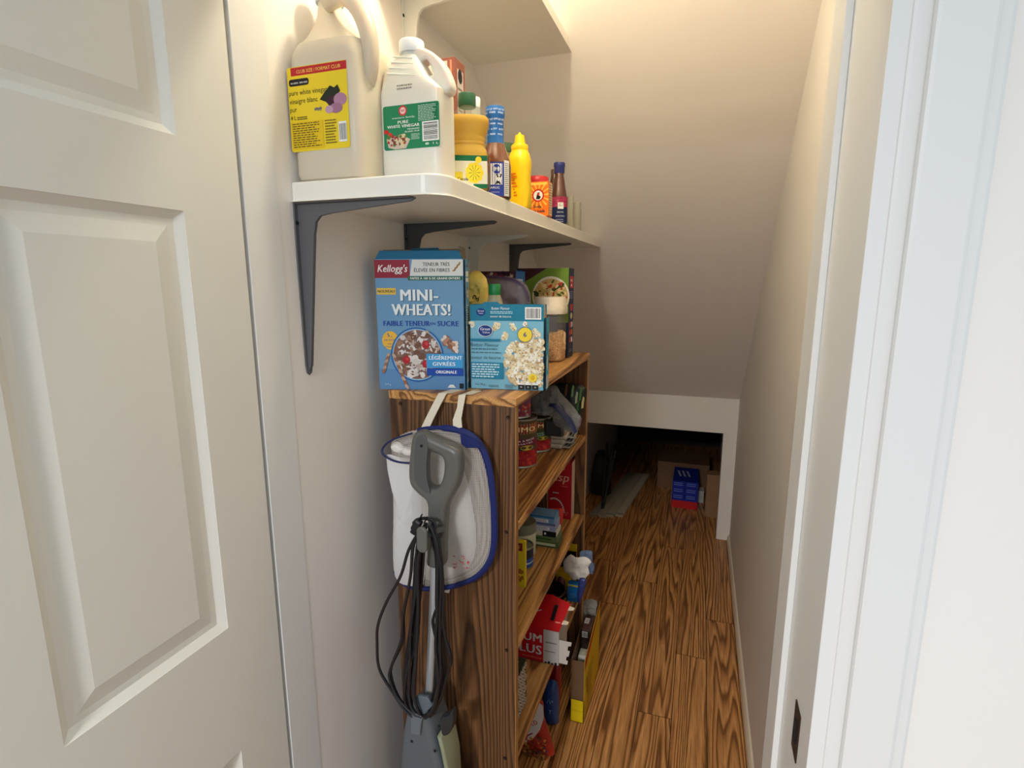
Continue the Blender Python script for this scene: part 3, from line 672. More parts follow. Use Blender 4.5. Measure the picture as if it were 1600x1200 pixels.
# orange baking soda box and the red lidded can behind
ya_ = 1.47; w3 = .060; xr = xat(857, ya_, 320); h3 = zat(283, 850, ya_) - SZ
t = thing('soda_carton', 'small orange baking soda box with round red arm emblem', 'box', (xr - w3 / 2, ya_ + .018, SZ))
MB().box((0, 0, h3 / 2), (w3, .036, h3), P(238, 120, 30), .0008).build('body', t); fa, fb, ft = faces(w3, .036, h3)
p = MB(fa); cx, cy = w3 * .52, h3 * .60
for i in range(14):
    a = i * .4488; p.poly([(cx, cy), (cx + .034 * math.cos(a), cy + .034 * math.sin(a)), (cx + .034 * math.cos(a + .16), cy + .034 * math.sin(a + .16))], P(250, 190, 70))
p.v = [(max(-w3 / 2, min(w3 / 2, a)), b_, max(0.0, min(h3, c))) for a, b_, c in p.v]
p.rect(.004, h3 * .90, w3 - .004, h3 * .97, P(250, 204, 90)); p.ell(cx, cy, .0165, .0165, P(206, 40, 36)); p.ell(cx, cy, .0125, .0125, WH); p.poly([(cx - .006, cy - .009), (cx - .002, cy + .007), (cx + .004, cy + .008), (cx + .003, cy), (cx + .008, cy - .004), (cx + .004, cy - .010)], BK); p.ell(cx + .001, cy + .003, .003, .003, P(206, 40, 36))
p.text('Soda', .030, h3 * .24, .008, P(60, 30, 60), .022, bold=.03); p.text('de soude', .034, h3 * .11, .008, P(60, 30, 60), .032, bold=.03)
p.mp = fb; p.rect(.003, .003, .033, h3 - .003, P(232, 200, 160)); p.lines(.005, .006, .031, h3 - .006, 12, P(120, 80, 60)); p.build('print', t)
yr, pr_ = 1.56, 842
t = thing('food_can', 'low container with red lid behind the orange baking soda box', 'can', (xat(pr_ - 2, yr, 300), yr, SZ)); f_ = lambda py: zz(py, pr_, yr)
MB().lathe([(.030, 0), (.031, .002), (.031, f_(288)), (.030, f_(287))], P(224, 212, 196), 32).build('body', t); MB().lathe([(.0315, f_(288)), (.032, f_(286)), (.032, f_(280)), (.029, f_(277))], M('lid_red', (196, 40, 48), rough=.35), 32).build('lid', t)

# dark sauce bottle with blue cap
yd, pd_ = 1.70, 873.5
t = thing('sauce_bottle', 'dark sauce bottle with navy blue cap and pink and navy label', 'bottle', (xat(pd_, yd, 300), yd, SZ)); f_ = lambda py: zz(py, pd_, yd)
MB().lathe([(.023, 0), (.025, .003), (.026, f_(330)), (.025, f_(308)), (.0205, f_(296)), (.0145, f_(276)), (.0135, f_(270))], M('dark_sauce', (88, 44, 32), rough=.1, coat=.6), 36).build('body', t)
MB().lathe([(.0150, f_(271.5)), (.0158, f_(270)), (.0158, f_(262)), (.0172, f_(261)), (.0172, f_(256)), (.016, f_(254.5))], M('cap_navy', (44, 50, 112), rough=.4), 32).build('cap', t)
p = MB(cyl_map(.0263, -70, prof=lambda z: .0263)); p.rect(-.036, .003, .036, f_(309), P(26, 38, 82), 16, 1); p.rect(-.036, f_(325), .036, f_(309), P(168, 50, 86), 16, 1); p.blobs(lambda x, y: True, (-.02, f_(324), .02, f_(311)), 14, [(206, 90, 120), (130, 30, 66)], .002, .004, 4)
p.rect(-.006, f_(328), .012, f_(318), WH, 4, 1); p.text('SWEET', .003, f_(324), .003, BK, .012); p.text('SAUCE', .002, f_(334), .0045, P(210, 214, 230), .020, bold=.02); p.text('AIGRE DOUX', .002, f_(340), .004, P(210, 214, 230), .028, bold=.02); p.lines(-.012, .004, .014, f_(343), 2, P(150, 150, 180)); p.build('label', t)
yk, pk = 1.80, 866
t = thing('sauce_bottle', 'brown bottle without visible cap directly behind the dark blue-capped bottle', 'bottle', (xat(pk, yk, 300), yk, SZ)); f_ = lambda py: zz(py, pk, yk)
MB().lathe([(.018, 0), (.020, .003), (.020, f_(300)), (.014, f_(284)), (.0105, f_(272))], M('brown_glass', (96, 62, 40), rough=.12, coat=.4), 28).build('body', t); MB().lathe([(.0115, f_(273)), (.0115, f_(266)), (.010, f_(265))], M('cap_brown', (110, 84, 60), rough=.4), 24).build('cap', t)
# two empty glasses
for (pg, yg, tp_, rg, lb) in ((891, 1.93, 307, .012, 'slim clear glass vial right behind the blue-capped bottle'), (901, 1.99, 317, .0165, 'clear glass jar last in the row at the far end of the shelf')):
    t = thing('glass_jar', lb, 'glass jar', (xat(pg, yg, 330), yg, SZ), 0, 'empty clear glasses at the end of the shelf'); f_ = lambda py: zz(py, pg, yg); h = f_(tp_)
    MB().lathe([(rg * .9, 0), (rg, .003), (rg, h * .76), (rg * .82, h * .84), (rg * .88, h * .90), (rg * .88, h), (rg * .78, h), (rg * .78, h * .84), (rg * .9, h * .74), (rg * .9, .006), (.0005, .005)], film('jar_glass', (226, 222, 208), a=.32, rough=.05), 28, cap=False).build('body', t)

# ================================================================ ON TOP OF THE BOOKCASE
# cereal box
ang = R(14.2); FL = Vector((-.669, 1.0405)); ud = Vector((math.cos(ang), math.sin(ang))); vd = Vector((-math.sin(ang), math.cos(ang)))
cw, cdp, ch = .1925, .048, .283; c = FL + ud * cw / 2 + vd * cdp / 2
t = thing('cereal_box', 'large blue open cereal box with dark red corner logo standing on the bookcase', 'cereal box', (c.x, c.y, Z0 + .0004), ang)
blue = P(104, 150, 186); card = P(150, 134, 112)
b = MB(); th = .0008
b.box((0, -cdp / 2 + th / 2, ch / 2), (cw, th, ch), blue).box((0, cdp / 2 - th / 2, ch / 2), (cw, th, ch), blue).box((-cw / 2 + th / 2, 0, ch / 2), (th, cdp, ch), blue).box((cw / 2 - th / 2, 0, ch / 2), (th, cdp, ch), blue).box((0, 0, th / 2), (cw, cdp, th), blue)
b.build('body', t)
flap = P(46, 112, 150)
b = MB()
b.add([(-cw / 2 + .002, -cdp / 2 + .0006, ch), (cw / 2 - .002, -cdp / 2 + .0006, ch), (cw / 2 - .010, -cdp / 2 + .013, ch + .018), (-cw / 2 + .008, -cdp / 2 + .013, ch + .018)], [(0, 1, 2, 3)], flap)
b.build('front_flap', t)
b = MB(); b.add([(-cw / 2 + .002, cdp / 2, ch), (cw / 2 - .002, cdp / 2, ch), (cw / 2 - .004, cdp / 2 + .004, ch + .024), (-cw / 2 + .004, cdp / 2 + .004, ch + .022)], [(0, 1, 2, 3)], card); b.add([(-.030, cdp / 2 - .0005, ch), (.036, cdp / 2 - .0005, ch), (.034, cdp / 2 + .003, ch + .0265), (-.026, cdp / 2 + .003, ch + .0255)], [(0, 1, 2, 3)], flap); b.build('back_flap', t)
b = MB(); b.add([(cw / 2, -cdp / 2 + .004, ch), (cw / 2, cdp / 2 - .004, ch), (cw / 2 - .004, cdp / 2 - .010, ch + .026), (cw / 2 - .010, -cdp / 2 + .012, ch + .026)], [(0, 1, 2, 3)], P(116, 104, 90)); b.build('side_flap', t)
fa, fb, ft = faces(cw, cdp, ch); p = MB(fa)
X = lambda u: cw * u
Z = lambda v_: ch * v_
# crop frame: front spans u 0..1 (left to right), v 0..1 (bottom to top)
p.rect(0.0, 0, cw, Z(.16), P(90, 134, 178)); p.rect(0, Z(.86), X(.40), Z(.995), P(142, 26, 48)); p.text("Kellogg's", X(.205), Z(.905), Z(.055), WH, X(.34), bold=.012, shear=.25)
p.poly([(X(.40), Z(.875)), (X(1), Z(.875)), (X(1), Z(.995)), (X(.43), Z(.995))], P(214, 218, 214)); p.text('TENEUR TRÈS', X(.85), Z(.948), Z(.027), BK, X(.30), 'R', bold=.015); p.text('ÉLEVÉE EN FIBRES', X(.85), Z(.905), Z(.027), BK, X(.40), 'R', bold=.015)
for i in range(6): p.ell(X(.90 + .012 * i), Z(.915 + .010 * i), .004, .0018, P(150, 110, 50), 8, rot=.3 + .9 * (i % 2))
p.poly([(X(.38), Z(.843)), (X(.99), Z(.843)), (X(.99), Z(.872)), (X(.37), Z(.872))], P(20, 96, 62)); p.text('FAITES À 100 % DE GRAINS ENTIERS', X(.685), Z(.849), Z(.017), WH, X(.56), bold=.02)
p.rect(X(.015), Z(.735), X(.235), Z(.785), P(222, 186, 78)); p.text('NOUVEAU', X(.125), Z(.750), Z(.021), BK, X(.19), bold=.03)
for dx, m_ in ((.002, P(60, 96, 120)), (0, P(226, 234, 234))):
    p.text('MINI-', X(.50) + dx, Z(.690) - dx * .6, Z(.088), m_, X(.42), bold=.035); p.text('WHEATS!', X(.515) + dx, Z(.580) - dx * .6, Z(.088), m_, X(.66), bold=.035)
nv = P(22, 62, 150); p.text('FAIBLE TENEUR', X(.08), Z(.498), Z(.040), nv, X(.53), 'L', bold=.03); p.text('EN', X(.645), Z(.507), Z(.019), nv, X(.055), bold=.02); p.text('SUCRE', X(.70), Z(.498), Z(.040), nv, X(.24), 'L', bold=.03)
p.ell(X(.15), Z(.385), .0185, .0205, P(226, 178, 60)); p.text('5', X(.13), Z(.412), Z(.030), nv, bold=.02); p.text('g', X(.165), Z(.412), Z(.016), nv); p.text('DE SUCRE', X(.15), Z(.382), Z(.013), nv, X(.13), bold=.02); p.text('100 %', X(.16), Z(.352), Z(.011), nv, X(.08)); p.text('VITAMINE', X(.15), Z(.330), Z(.011), nv, X(.13))
bx, bz, br = X(.455), Z(.275), .0585
p.ell(bx, bz, br, br * 1.03, P(34, 96, 160), 40); p.ell(bx, bz, br * .94, br * .97, P(150, 186, 214), 40); p.ell(bx, bz, br * .90, br * .93, P(120, 96, 88), 40)
ins_ = lambda x, y: (x - bx) ** 2 + (y - bz) ** 2 < (br * .86) ** 2
p.blobs(ins_, (bx - br, bz - br, bx + br, bz + br), 150, [(206, 196, 190), (150, 116, 96), (180, 160, 150), (110, 76, 60), (220, 214, 208), (134, 96, 76)], .004, .0075, 5, 1.25); p.k += 2
p.blobs(ins_, (bx - br, bz - br, bx + br, bz + br), 90, [(222, 216, 212), (126, 84, 66)], .0012, .003, 6, 1.8)
for a, c_ in ((.56, .355), (.33, .235), (.555, .205)): p.ell(X(a), Z(c_), .0088, .0092, P(168, 34, 44), 14); p.ell(X(a) + .002, Z(c_) + .002, .004, .004, P(196, 60, 66), 10)
p.blobs(lambda x, y: abs((x - X(.82)) + (y - Z(.345)) * .0) < .02 and abs(y - (Z(.345) - (x - X(.88)) * .7)) < .010, (X(.76), Z(.27), X(.99), Z(.42)), 26, [(176, 130, 104), (220, 206, 196), (140, 92, 70)], .004, .007, 8)
for i in range(9): p.ell(X(.19) + i * .0033, Z(.265) - i * .0085, .0065, .0036, P(146, 100, 76) if i % 2 else P(190, 158, 136), 10, rot=-.9)
for i in range(6): p.ell(X(.10) - i * .0022 + .004, Z(.270) - i * .0070, .006, .0034, P(146, 100, 76) if i % 2 else P(186, 150, 130), 10, rot=1.0)
p.rect(X(.565), Z(.175), X(.985), Z(.285), P(60, 150, 206)); p.text('LÉGÈREMENT', X(.785), Z(.240), Z(.030), WH, X(.38), bold=.02); p.text('GIVRÉES', X(.765), Z(.192), Z(.030), WH, X(.26), bold=.02)
p.rect(X(.565), Z(.115), X(.985), Z(.172), P(20, 70, 160)); p.text('ORIGINALE', X(.79), Z(.132), Z(.024), WH, X(.24), bold=.03)
p.text('510 g', X(.07), Z(.035), Z(.015), P(190, 210, 230), X(.07), 'L'); p.poly([(X(.80), Z(.02)), (X(.90), Z(.02)), (X(.87), Z(.045)), (X(.83), Z(.045))], P(214, 214, 214)); p.rect(X(.94), Z(.015), X(.985), Z(.055), BK)
p.mp = fb; p.rect(0, 0, cdp, ch, P(104, 160, 190)); p.rect(cdp * .16, Z(.87), cdp * .84, Z(.91), WH); p.rect(cdp * .16, Z(.83), cdp * .84, Z(.86), WH); p.text('NEW', cdp * .5, Z(.94), .005, P(150, 40, 90), cdp * .5)
p.blobs(lambda x, y: True, (cdp * .25, Z(.72), cdp * .75, Z(.79)), 14, [(206, 160, 110), (236, 220, 200), (160, 100, 60)], .003, .006, 3); p.rect(cdp * .15, Z(.06), cdp * .85, Z(.49), P(222, 226, 226)); p.lines(cdp * .2, Z(.07), cdp * .8, Z(.485), 40, P(60, 60, 60)); p.lines(cdp * .2, Z(.52), cdp * .8, Z(.66), 8, WH)
p.build('print', t)

# popcorn box
ang = R(8); FR = Vector((-.317, 1.135)); ud = Vector((math.cos(ang), math.sin(ang))); vd = Vector((-math.sin(ang), math.cos(ang)))
cw, cdp, ch = .163, .047, .186; c = FR - ud * cw / 2 + vd * cdp / 2
t = thing('popcorn_box', 'light blue opened microwave popcorn box with popcorn pile and yellow 6', 'box', (c.x, c.y, Z0 + .0004), ang)
tq = P(24, 122, 152); lb = P(126, 186, 208)
b = MB(); b.box((0, -cdp / 2 + th / 2, ch / 2), (cw, th, ch), lb).box((0, cdp / 2 - th / 2, ch / 2), (cw, th, ch), tq).box((-cw / 2 + th / 2, 0, ch / 2), (th, cdp, ch), tq).box((cw / 2 - th / 2, 0, (ch - .028) / 2), (th, cdp, ch - .028), tq).box((0, 0, th / 2), (cw, cdp, th), tq); b.build('body', t)
b = MB(); b.add([(cw / 2, -cdp / 2 + .002, ch - .028), (cw / 2, cdp / 2 - .002, ch - .028), (cw / 2 - .003, cdp / 2 - .004, ch), (cw / 2 - .004, -cdp / 2 + .002, ch)], [(0, 1, 2, 3)], P(176, 158, 134)); b.build('side_flap', t); b = MB(); b.extr([(-.055, 0), (-.05, .006), (-.02, .0065), (-.012, 0)], -cdp / 2, -cdp / 2 + .0008, tq, 'xz')
for i in range(len(b.v) - 8, len(b.v)): x, y, z = b.v[i]; b.v[i] = (x, y, z + ch)
b.build('flap', t)
fa, fb, ft = faces(cw, cdp, ch); p = MB(fa)
p.rect(0, Z0 * 0 + ch * .815, cw, ch, tq); p.ell(X(.0) + cw * .15, ch * .915, .0105, .0085, P(24, 56, 130)); p.text('Great', cw * .15, ch * .92, .0035, WH, .014, bold=.02); p.text('Value', cw * .15, ch * .895, .0028, WH, .011)
p.text('Butter Flavour', cw * .42, ch * .945, .006, WH, .040); p.lines(cw * .28, ch * .895, cw * .60, ch * .93, 2, P(190, 224, 234)); p.text('saveur de beurre', cw * .42, ch * .855, .005, WH, .046); p.barcode(cw * .75, ch * .835, cw * .965, ch * .975)
pc = [(236, 226, 190), (246, 240, 220), (224, 206, 160), (214, 190, 150), (250, 246, 234), (230, 214, 176)]
for (u, w_) in ((.38, .76), (.34, .73), (.57, .76), (.60, .73), (.50, .65), (.47, .62), (.88, .70), (.92, .66), (.76, .78), (.02, .77)):
    p.blobs(lambda x, y: True, (cw * u - .004, ch * w_ - .004, cw * u + .004, ch * w_ + .004), 7, pc, .003, .006, int(u * 99)); p.blobs(lambda x, y: True, (cw * u - .004, ch * w_ - .004, cw * u + .004, ch * w_ + .004), 2, [(120, 84, 50)], .001, .0018, 3)
def pile(x, y):
    u, w_ = x / cw, y / ch
    return w_ > .06 and u < .985 and ((u - .80) / .33) ** 2 + ((w_ - .33) / .31) ** 2 < 1
p.blobs(pile, (cw * .42, ch * .05, cw * .985, ch * .66), 120, [(206, 176, 124), (190, 158, 108)], .006, .008, 10); p.k += 1; p.blobs(pile, (cw * .42, ch * .05, cw * .985, ch * .66), 260, pc, .004, .0068, 11); p.k += 2; p.blobs(pile, (cw * .42, ch * .05, cw * .985, ch * .66), 150, [(250, 248, 238), (196, 160, 110), (240, 232, 206)], .0016, .003, 12); p.k += 1; p.blobs(pile, (cw * .42, ch * .05, cw * .985, ch * .66), 45, [(120, 78, 44), (150, 100, 60)], .0006, .0013, 13)
p.ell(cw * .215, ch * .70, .0165, .0130, WH); p.ell(cw * .215, ch * .70, .0155, .0120, P(24, 56, 130)); p.text('Great', cw * .215, ch * .705, .006, WH, .022, bold=.02); p.text('Value', cw * .225, ch * .670, .0045, WH, .017)
p.rect(0.001, ch * .575, cw * .42, ch * .605, tq); p.text('Butter Flavour', 0.002, ch * .515, .0075, P(50, 90, 110), cw * .39, 'L'); p.lines(.003, ch * .47, cw * .40, ch * .50, 1, P(70, 110, 130)); p.lines(.003, ch * .43, cw * .46, ch * .455, 1, P(70, 110, 130)); p.text('saveur de beurre', 0.002, ch * .365, .0075, P(50, 90, 110), cw * .41, 'L')
p.rect(.001, ch * .13, cw * .46, ch * .325, P(30, 126, 158)); p.lines(.004, ch * .14, cw * .43, ch * .315, 6, P(200, 226, 234), frac=.5)
p.ell(cw * .755, ch * .66, .0165, .0165, P(24, 56, 110)); p.ell(cw * .755, ch * .66, .0155, .0155, P(240, 212, 60)); p.text('6', cw * .755, ch * .635, .0105, P(24, 56, 130), bold=.03)
p.ell(cw * .86, ch * .155, .0100, .0095, P(238, 212, 70)); p.ell(cw * .86, ch * .155, .0045, .0055, P(214, 176, 40))
for i in range(3): p.rect(cw * (.665 + .095 * i), ch * .015, cw * (.745 + .095 * i), ch * .068, BK); p.rect(cw * (.665 + .095 * i), ch * .070, cw * (.745 + .095 * i), ch * .090, WH); p.text(('160', '13', '24'), cw * (.705 + .095 * i), ch * .034, .0032, WH) if False else p.text(('50', '12', '20')[i], cw * (.705 + .095 * i), ch * .034, .0034, WH)
p.text('6 x 78 g', cw * .07, ch * .05, .0045, P(50, 90, 110), .022, 'L'); p.lines(cw * .26, ch * .03, cw * .40, ch * .06, 2, P(70, 110, 130)); p.lines(cw * .48, ch * .02, cw * .63, ch * .07, 3, P(90, 120, 130))
p.mp = fb; p.rect(0, 0, cdp, ch - .028, P(52, 160, 196)); p.rect(cdp * .16, ch * .02, cdp * .84, ch * .17, WH); p.lines(cdp * .22, ch * .03, cdp * .78, ch * .165, 12, BK); p.ell(cdp * .45, ch * .32, .006, .018, P(236, 226, 190)); p.ell(cdp * .5, ch * .62, .010, .012, P(24, 70, 140)); p.build('print', t)

def carton(name, label, cat, xr, yf, base, w, d, h, col, rz=0, group=None, bev=.0008):
    """closed carton given by its front right corner"""
    t = thing(name, label, cat, (xr - w / 2, yf + d / 2, base + .0003), rz, group)
    MB().box((0, 0, h / 2), (w, d, h), col if hasattr(col, 'node_tree') else P(*col), bev).build('body', t)
    return t, faces(w, d, h)
# noodle box at the far end
yw = 1.668; xr = xat(888, yw, 480); w = .166; d = .066; h = zat(419, 860, yw) - Z0
t, (fa, fb, ft) = carton('noodle_box', 'green and navy noodle meal box at the far end of the bookcase top', 'box', xr, yw, Z0, w, d, h, (110, 140, 50))
p = MB(fa); p.rect(0, 0, w, h * .40, P(34, 40, 70)); p.poly([(0, h), (0, h * .80), (w * .30, h * .90), (w * .58, h)], P(70, 34, 46)); p.ell(w * .66, h * .69, w * .36, h * .22, P(222, 214, 200), 36); p.ell(w * .66, h * .69, w * .33, h * .195, P(190, 160, 100), 36)
pin = lambda x, y: ((x - w * .66) / (w * .31)) ** 2 + ((y - h * .69) / (h * .18)) ** 2 < 1
p.blobs(pin, (w * .3, h * .45, w, h * .9), 120, [(216, 186, 120), (200, 160, 90), (230, 206, 150), (206, 176, 120), (222, 190, 130), (190, 60, 44), (60, 90, 36), (50, 70, 30)], .002, .0055, 4, 2.2)
p.ell(w * .88, h * .53, .010, .011, P(200, 50, 40)); p.ell(w * .88, h * .53, .006, .007, P(236, 120, 90)); p.rect(0, h * .76, w * .10, h * .98, P(34, 84, 150))
p.mp = fb; p.rect(0, 0, d, h, P(34, 42, 72)); p.rect(d * .2, h * .78, d * .85, h * .91, P(206, 40, 52)); p.text('WOK', d * .52, h * .85, .008, WH, d * .5, bold=.03); p.rect(d * .42, h * .80, d * .62, h * .825, WH); p.lines(d * .2, h * .66, d * .85, h * .75, 4, P(150, 160, 190)); p.rect(d * .3, h * .53, d * .8, h * .60, P(206, 40, 52)); p.ell(d * .55, h * .47, d * .22, h * .035, P(220, 206, 160))
for i in range(3):
    p.rect(d * .18, h * (.34 - .085 * i), d * .48, h * (.40 - .085 * i), P(200, 50, 60)); p.rect(d * .54, h * (.34 - .085 * i), d * .84, h * (.40 - .085 * i), P(214, 214, 220) if i != 1 else P(220, 110, 60))
p.lines(d * .2, h * .06, d * .8, h * .10, 2, P(150, 160, 190)); p.build('print', t)

# plastic jar of crumbs with cream lid
yj = 1.605; xc = xat(860, yj, 500); t = thing('plastic_jar', 'clear plastic jar of brown cereal with ribbed cream lid', 'jar', (xc, yj, Z0 + .0004)); f_ = lambda py: zat(py, 861, yj) - Z0
rj = .0455
MB().lathe([(rj * .9, 0, 3), (rj, .006, 3), (rj, f_(492), 3), (rj * .96, f_(486), 2.5)], film('jar_plastic', (226, 220, 210), a=.12, rough=.08), 44).build('body', t)
MB().lathe([(rj * .88, .003, 3), (rj * .96, .008, 3), (rj * .96, f_(522), 3), (rj * .8, f_(516), 3)], wood('crumb_fill', 0, (246, 200, 142), (228, 176, 116), (190, 136, 84), k=9, scale=60, stretch=1, rough=.9), 44).build('crumbs', t)
b = MB()
for i in range(46):
    a = random.uniform(0, 6.28); rr = rj * random.uniform(.5, .86); z = random.uniform(.45, .98) * f_(520)
    if i < 34: rr = rj * .94; a = R(random.uniform(-110, 30))
    b.box((rr * math.cos(a), rr * math.sin(a), z), (.018, .007, .015), P(*random.choice([(232, 188, 134), (212, 162, 108), (242, 206, 156)])), .002, Matrix.Rotation(a + 1.57, 3, 'Z') @ Matrix.Rotation(random.uniform(-.6, .6), 3, 'Y'))
b.build('cereal_pieces', t)['kind'] = 'stuff'
lid = M('lid_cream', (226, 212, 188), rough=.45); b = MB().lathe([(rj * 1.06, f_(490), 3), (rj * 1.08, f_(487), 3), (rj * 1.08, f_(480), 3), (rj * 1.02, f_(477), 2.6), (rj * 1.0, f_(466), 2.4), (rj * .95, f_(464), 2.4)], lid, 44)
for i in range(44):
    a = 2 * math.pi * i / 44; b.box((rj * 1.005 * math.cos(a) * 1.0, rj * 1.005 * math.sin(a), (f_(476) + f_(468)) / 2), (.0022, .0022, f_(468) - f_(476)), lid)
b.build('lid', t)
p = MB(face_map((-rj, -rj, 0), (1, 0, 0), (0, 0, 1), (0, -1, 0))); p.rect(rj * .55, f_(516), rj * 1.75, f_(494), P(96, 92, 92)); p.ell(rj * 1.1, f_(501), .004, .005, P(150, 146, 144)); p.lines(rj * .6, f_(515), rj * 1.2, f_(510), 2, P(170, 166, 160)); p.build('label', t)

def outl(pts, y, x0, z0, n=5): return [(p_.x, p_.y) for p_ in catmull([(xat(a, y, c_) - x0, zat(c_, a, y) - z0) for a, c_ in pts], n)]
FRM = ((0, 0, 0), (1, 0, 0), (0, 0, 1), (0, -1, 0))
# yellow snack bag
yy_ = 1.265; x0 = xat(745, yy_, 450); t = thing('snack_bag', 'crumpled yellow snack bag behind the cereal box', 'bag', (x0, yy_, Z0 + .001))
o_ = [(-.062, .003), (.052, .003)] + [(xat(a, yy_, c_) - x0, zat(c_, a, yy_) - Z0) for a, c_ in ((764, 470), (762, 446), (757, 432), (748, 426), (738, 424), (728, 428), (700, 430), (690, 470))]
t_b = MB().pouch([(p_.x, p_.y) for p_ in catmull(o_, 4)], FRM, .03, .03, M('bag_yellow', (246, 218, 110), rough=.3, bump=.5, bscale=40), 14, .012, 3).build('body', t)
p = MB(face_map((0, -.031, 0), (1, 0, 0), (0, 0, 1), (0, -1, 0))); p.text('Ori', .008, zat(470, 757, yy_) - Z0, .014, P(60, 40, 30), .016, bold=.03, rot=-.3); p.build('print', t)
# green cap bottle
yg = 1.225; x0 = xat(773, yg, 460); t = thing('small_bottle', 'translucent bottle with bright green cap between snack bag and zip bag', 'bottle', (x0 + .0, yg, Z0 + .0004)); f_ = lambda py: zat(py, 773, yg) - Z0
MB().lathe([(.018, 0), (.020, .003), (.020, f_(474)), (.0135, f_(461))], film('cloudy_plastic', (214, 206, 170), a=.6, rough=.3), 28).build('body', t); MB().lathe([(.0140, f_(461)), (.0146, f_(459)), (.0146, f_(446)), (.013, f_(444))], M('cap_green', (24, 132, 66), rough=.4), 32).build('cap', t)
# zip bag of snacks
yz = 1.40; x0 = xat(790, yz, 460); t = thing('zip_bag', 'clear zip bag of brown snacks with dark purple zipper arched over the popcorn box', 'bag', (x0, yz, Z0 + .001))
o_ = [(-.07, .002), (.055, .002)] + [(xat(a, yz, c_) - x0, zat(c_, a, yz) - Z0) for a, c_ in ((829, 474), (827, 455), (818, 441), (800, 434), (780, 432), (762, 431), (752, 438), (742, 470))]
oz_ = [(p_.x, p_.y) for p_ in catmull(o_, 4)]
MB().pouch(oz_, FRM, .022, .022, film('zip_film', (190, 176, 180), a=.30, rough=.15, wave=30), 8, .004, 5).build('film', t)
zp = catmull([(xat(a, yz - .012, c_) - x0, -.012, zat(c_, a, yz - .012) - Z0) for a, c_ in ((750, 434), (765, 433), (790, 435), (808, 441), (820, 452), (826, 472))], 5, False); MB().tube(zp, .0035, M('zipper_purple', (66, 44, 84), rough=.4), 6, flat=.5).build('zipper', t)
b = MB(); r_ = random.Random(5)
for i in range(60): b.box((r_.uniform(-.055, .035), r_.uniform(-.010, .012), r_.uniform(.012, .125)), (r_.uniform(.012, .022), .007, r_.uniform(.010, .018)), P(*r_.choice([(150, 104, 56), (120, 78, 40), (186, 140, 76), (90, 56, 34), (206, 170, 110)])), .002, Matrix.Rotation(r_.uniform(-.9, .9), 3, 'Y') @ Matrix.Rotation(r_.uniform(-.5, .5), 3, 'X'))
b.build('snack_pieces', t, label='brown snack pieces')['kind'] = 'stuff'
# purple and blue box behind the zip bag
yb2 = 1.50; xr = xat(806, yb2, 440); h = zat(424, 780, yb2) - Z0; t, (fa, fb, ft) = carton('snack_box', 'dark purple box with blue side showing behind the zip bag', 'box', xr, yb2, Z0, .12, .085, h, (70, 38, 58))
p = MB(fa); p.blobs(lambda x, y: True, (.03, h - .022, .115, h - .004), 26, [(200, 190, 180), (130, 60, 60), (160, 140, 120), (50, 26, 44)], .003, .007, 4); p.mp = fb; p.rect(0, 0, .085, h, P(38, 92, 158)); p.lines(.02, h - .05, .065, h - .02, 3, P(200, 214, 230), frac=.6); p.build('print', t)

# ================================================================ INSIDE THE BOOKCASE
steel = M('tin_steel', (170, 168, 160), rough=.3, metal=.9)
def tin(label, x, y, z, r, h, art, group=None):
    t = thing('food_can', label, 'can', (x, y, z + .0003), 0, group or 'food cans in the bookcase')
    MB().lathe([(r * .97, 0), (r, .0015), (r, .004), (r * .97, .006), (r * .97, h - .006), (r, h - .004), (r, h - .001), (r * .96, h), (r * .94, h - .003)], steel, 44).build('tin', t)
    p = MB(cyl_map(r * .97, -62)); art(p, r, h); p.build('label', t); return t
def art_tomato(c1, c2, word, red=(176, 36, 34)):
    def a(p, r, h):
        L_ = r * 1.55; p.rect(-L_ * 1.9, .006, L_ * 1.4, h - .006, P(*c1), 40, 1)
        p.rect(-L_ * .9, h * .70, L_ * .75, h * .90, P(214, 160, 80), 14, 1); p.rect(-L_ * .87, h * .715, L_ * .72, h * .885, P(196, 60, 36), 14, 1); p.text('PRIMO', -.004, h * .745, h * .10, P(244, 226, 170), r * 1.75, bold=.03)
        p.rect(-L_ * .9, h * .46, L_ * .75, h * .60, P(*c2), 14, 1); p.text(word, -.002, h * .545, h * .035, WH, r * 1.5, bold=.02, rot=.12); p.text(word[::-1][:0] + 'TOMATES', -.002, h * .485, h * .032, WH, r * 1.3, rot=.12)
        p.ell(-r * .35, h * .40, r * .25, h * .035, P(40, 60, 30)); p.ell(r * .25, h * .42, r * .4, h * .05, P(206, 180, 60))
        p.rect(-L_ * .9, .008, L_ * .75, h * .36, P(*red), 14, 1); p.blobs(lambda x, y: True, (-L_ * .8, .012, L_ * .7, h * .34), 70, [(196, 44, 38), (150, 24, 28), (214, 70, 56), (170, 40, 60)], .003, .007, 3)
    return a
y_ = 1.447; x_ = xat(838.5, y_, 690) - .050
def art1(p, r, h):
    art_tomato((86, 70, 48), (120, 30, 60), 'THICK & RICH')(p, r, h)
    p.rect(-r * 1.75, .006, -r * 1.0, h - .010, P(28, 44, 36), 8, 1); p.poly([(-r * 1.06, .004), (-r * .92, .004), (-r * .98, h * .5), (-r * .90, h * .8), (-r * 1.05, h * .8)], P(216, 200, 180))
hc = zat(656, 825, y_ - .04) - Z1
tin('nearer can of tomatoes with red and brown label and a torn dark green strip', x_, y_, Z1, .050, hc, art1)
hx = min(.262 - hc, .105)
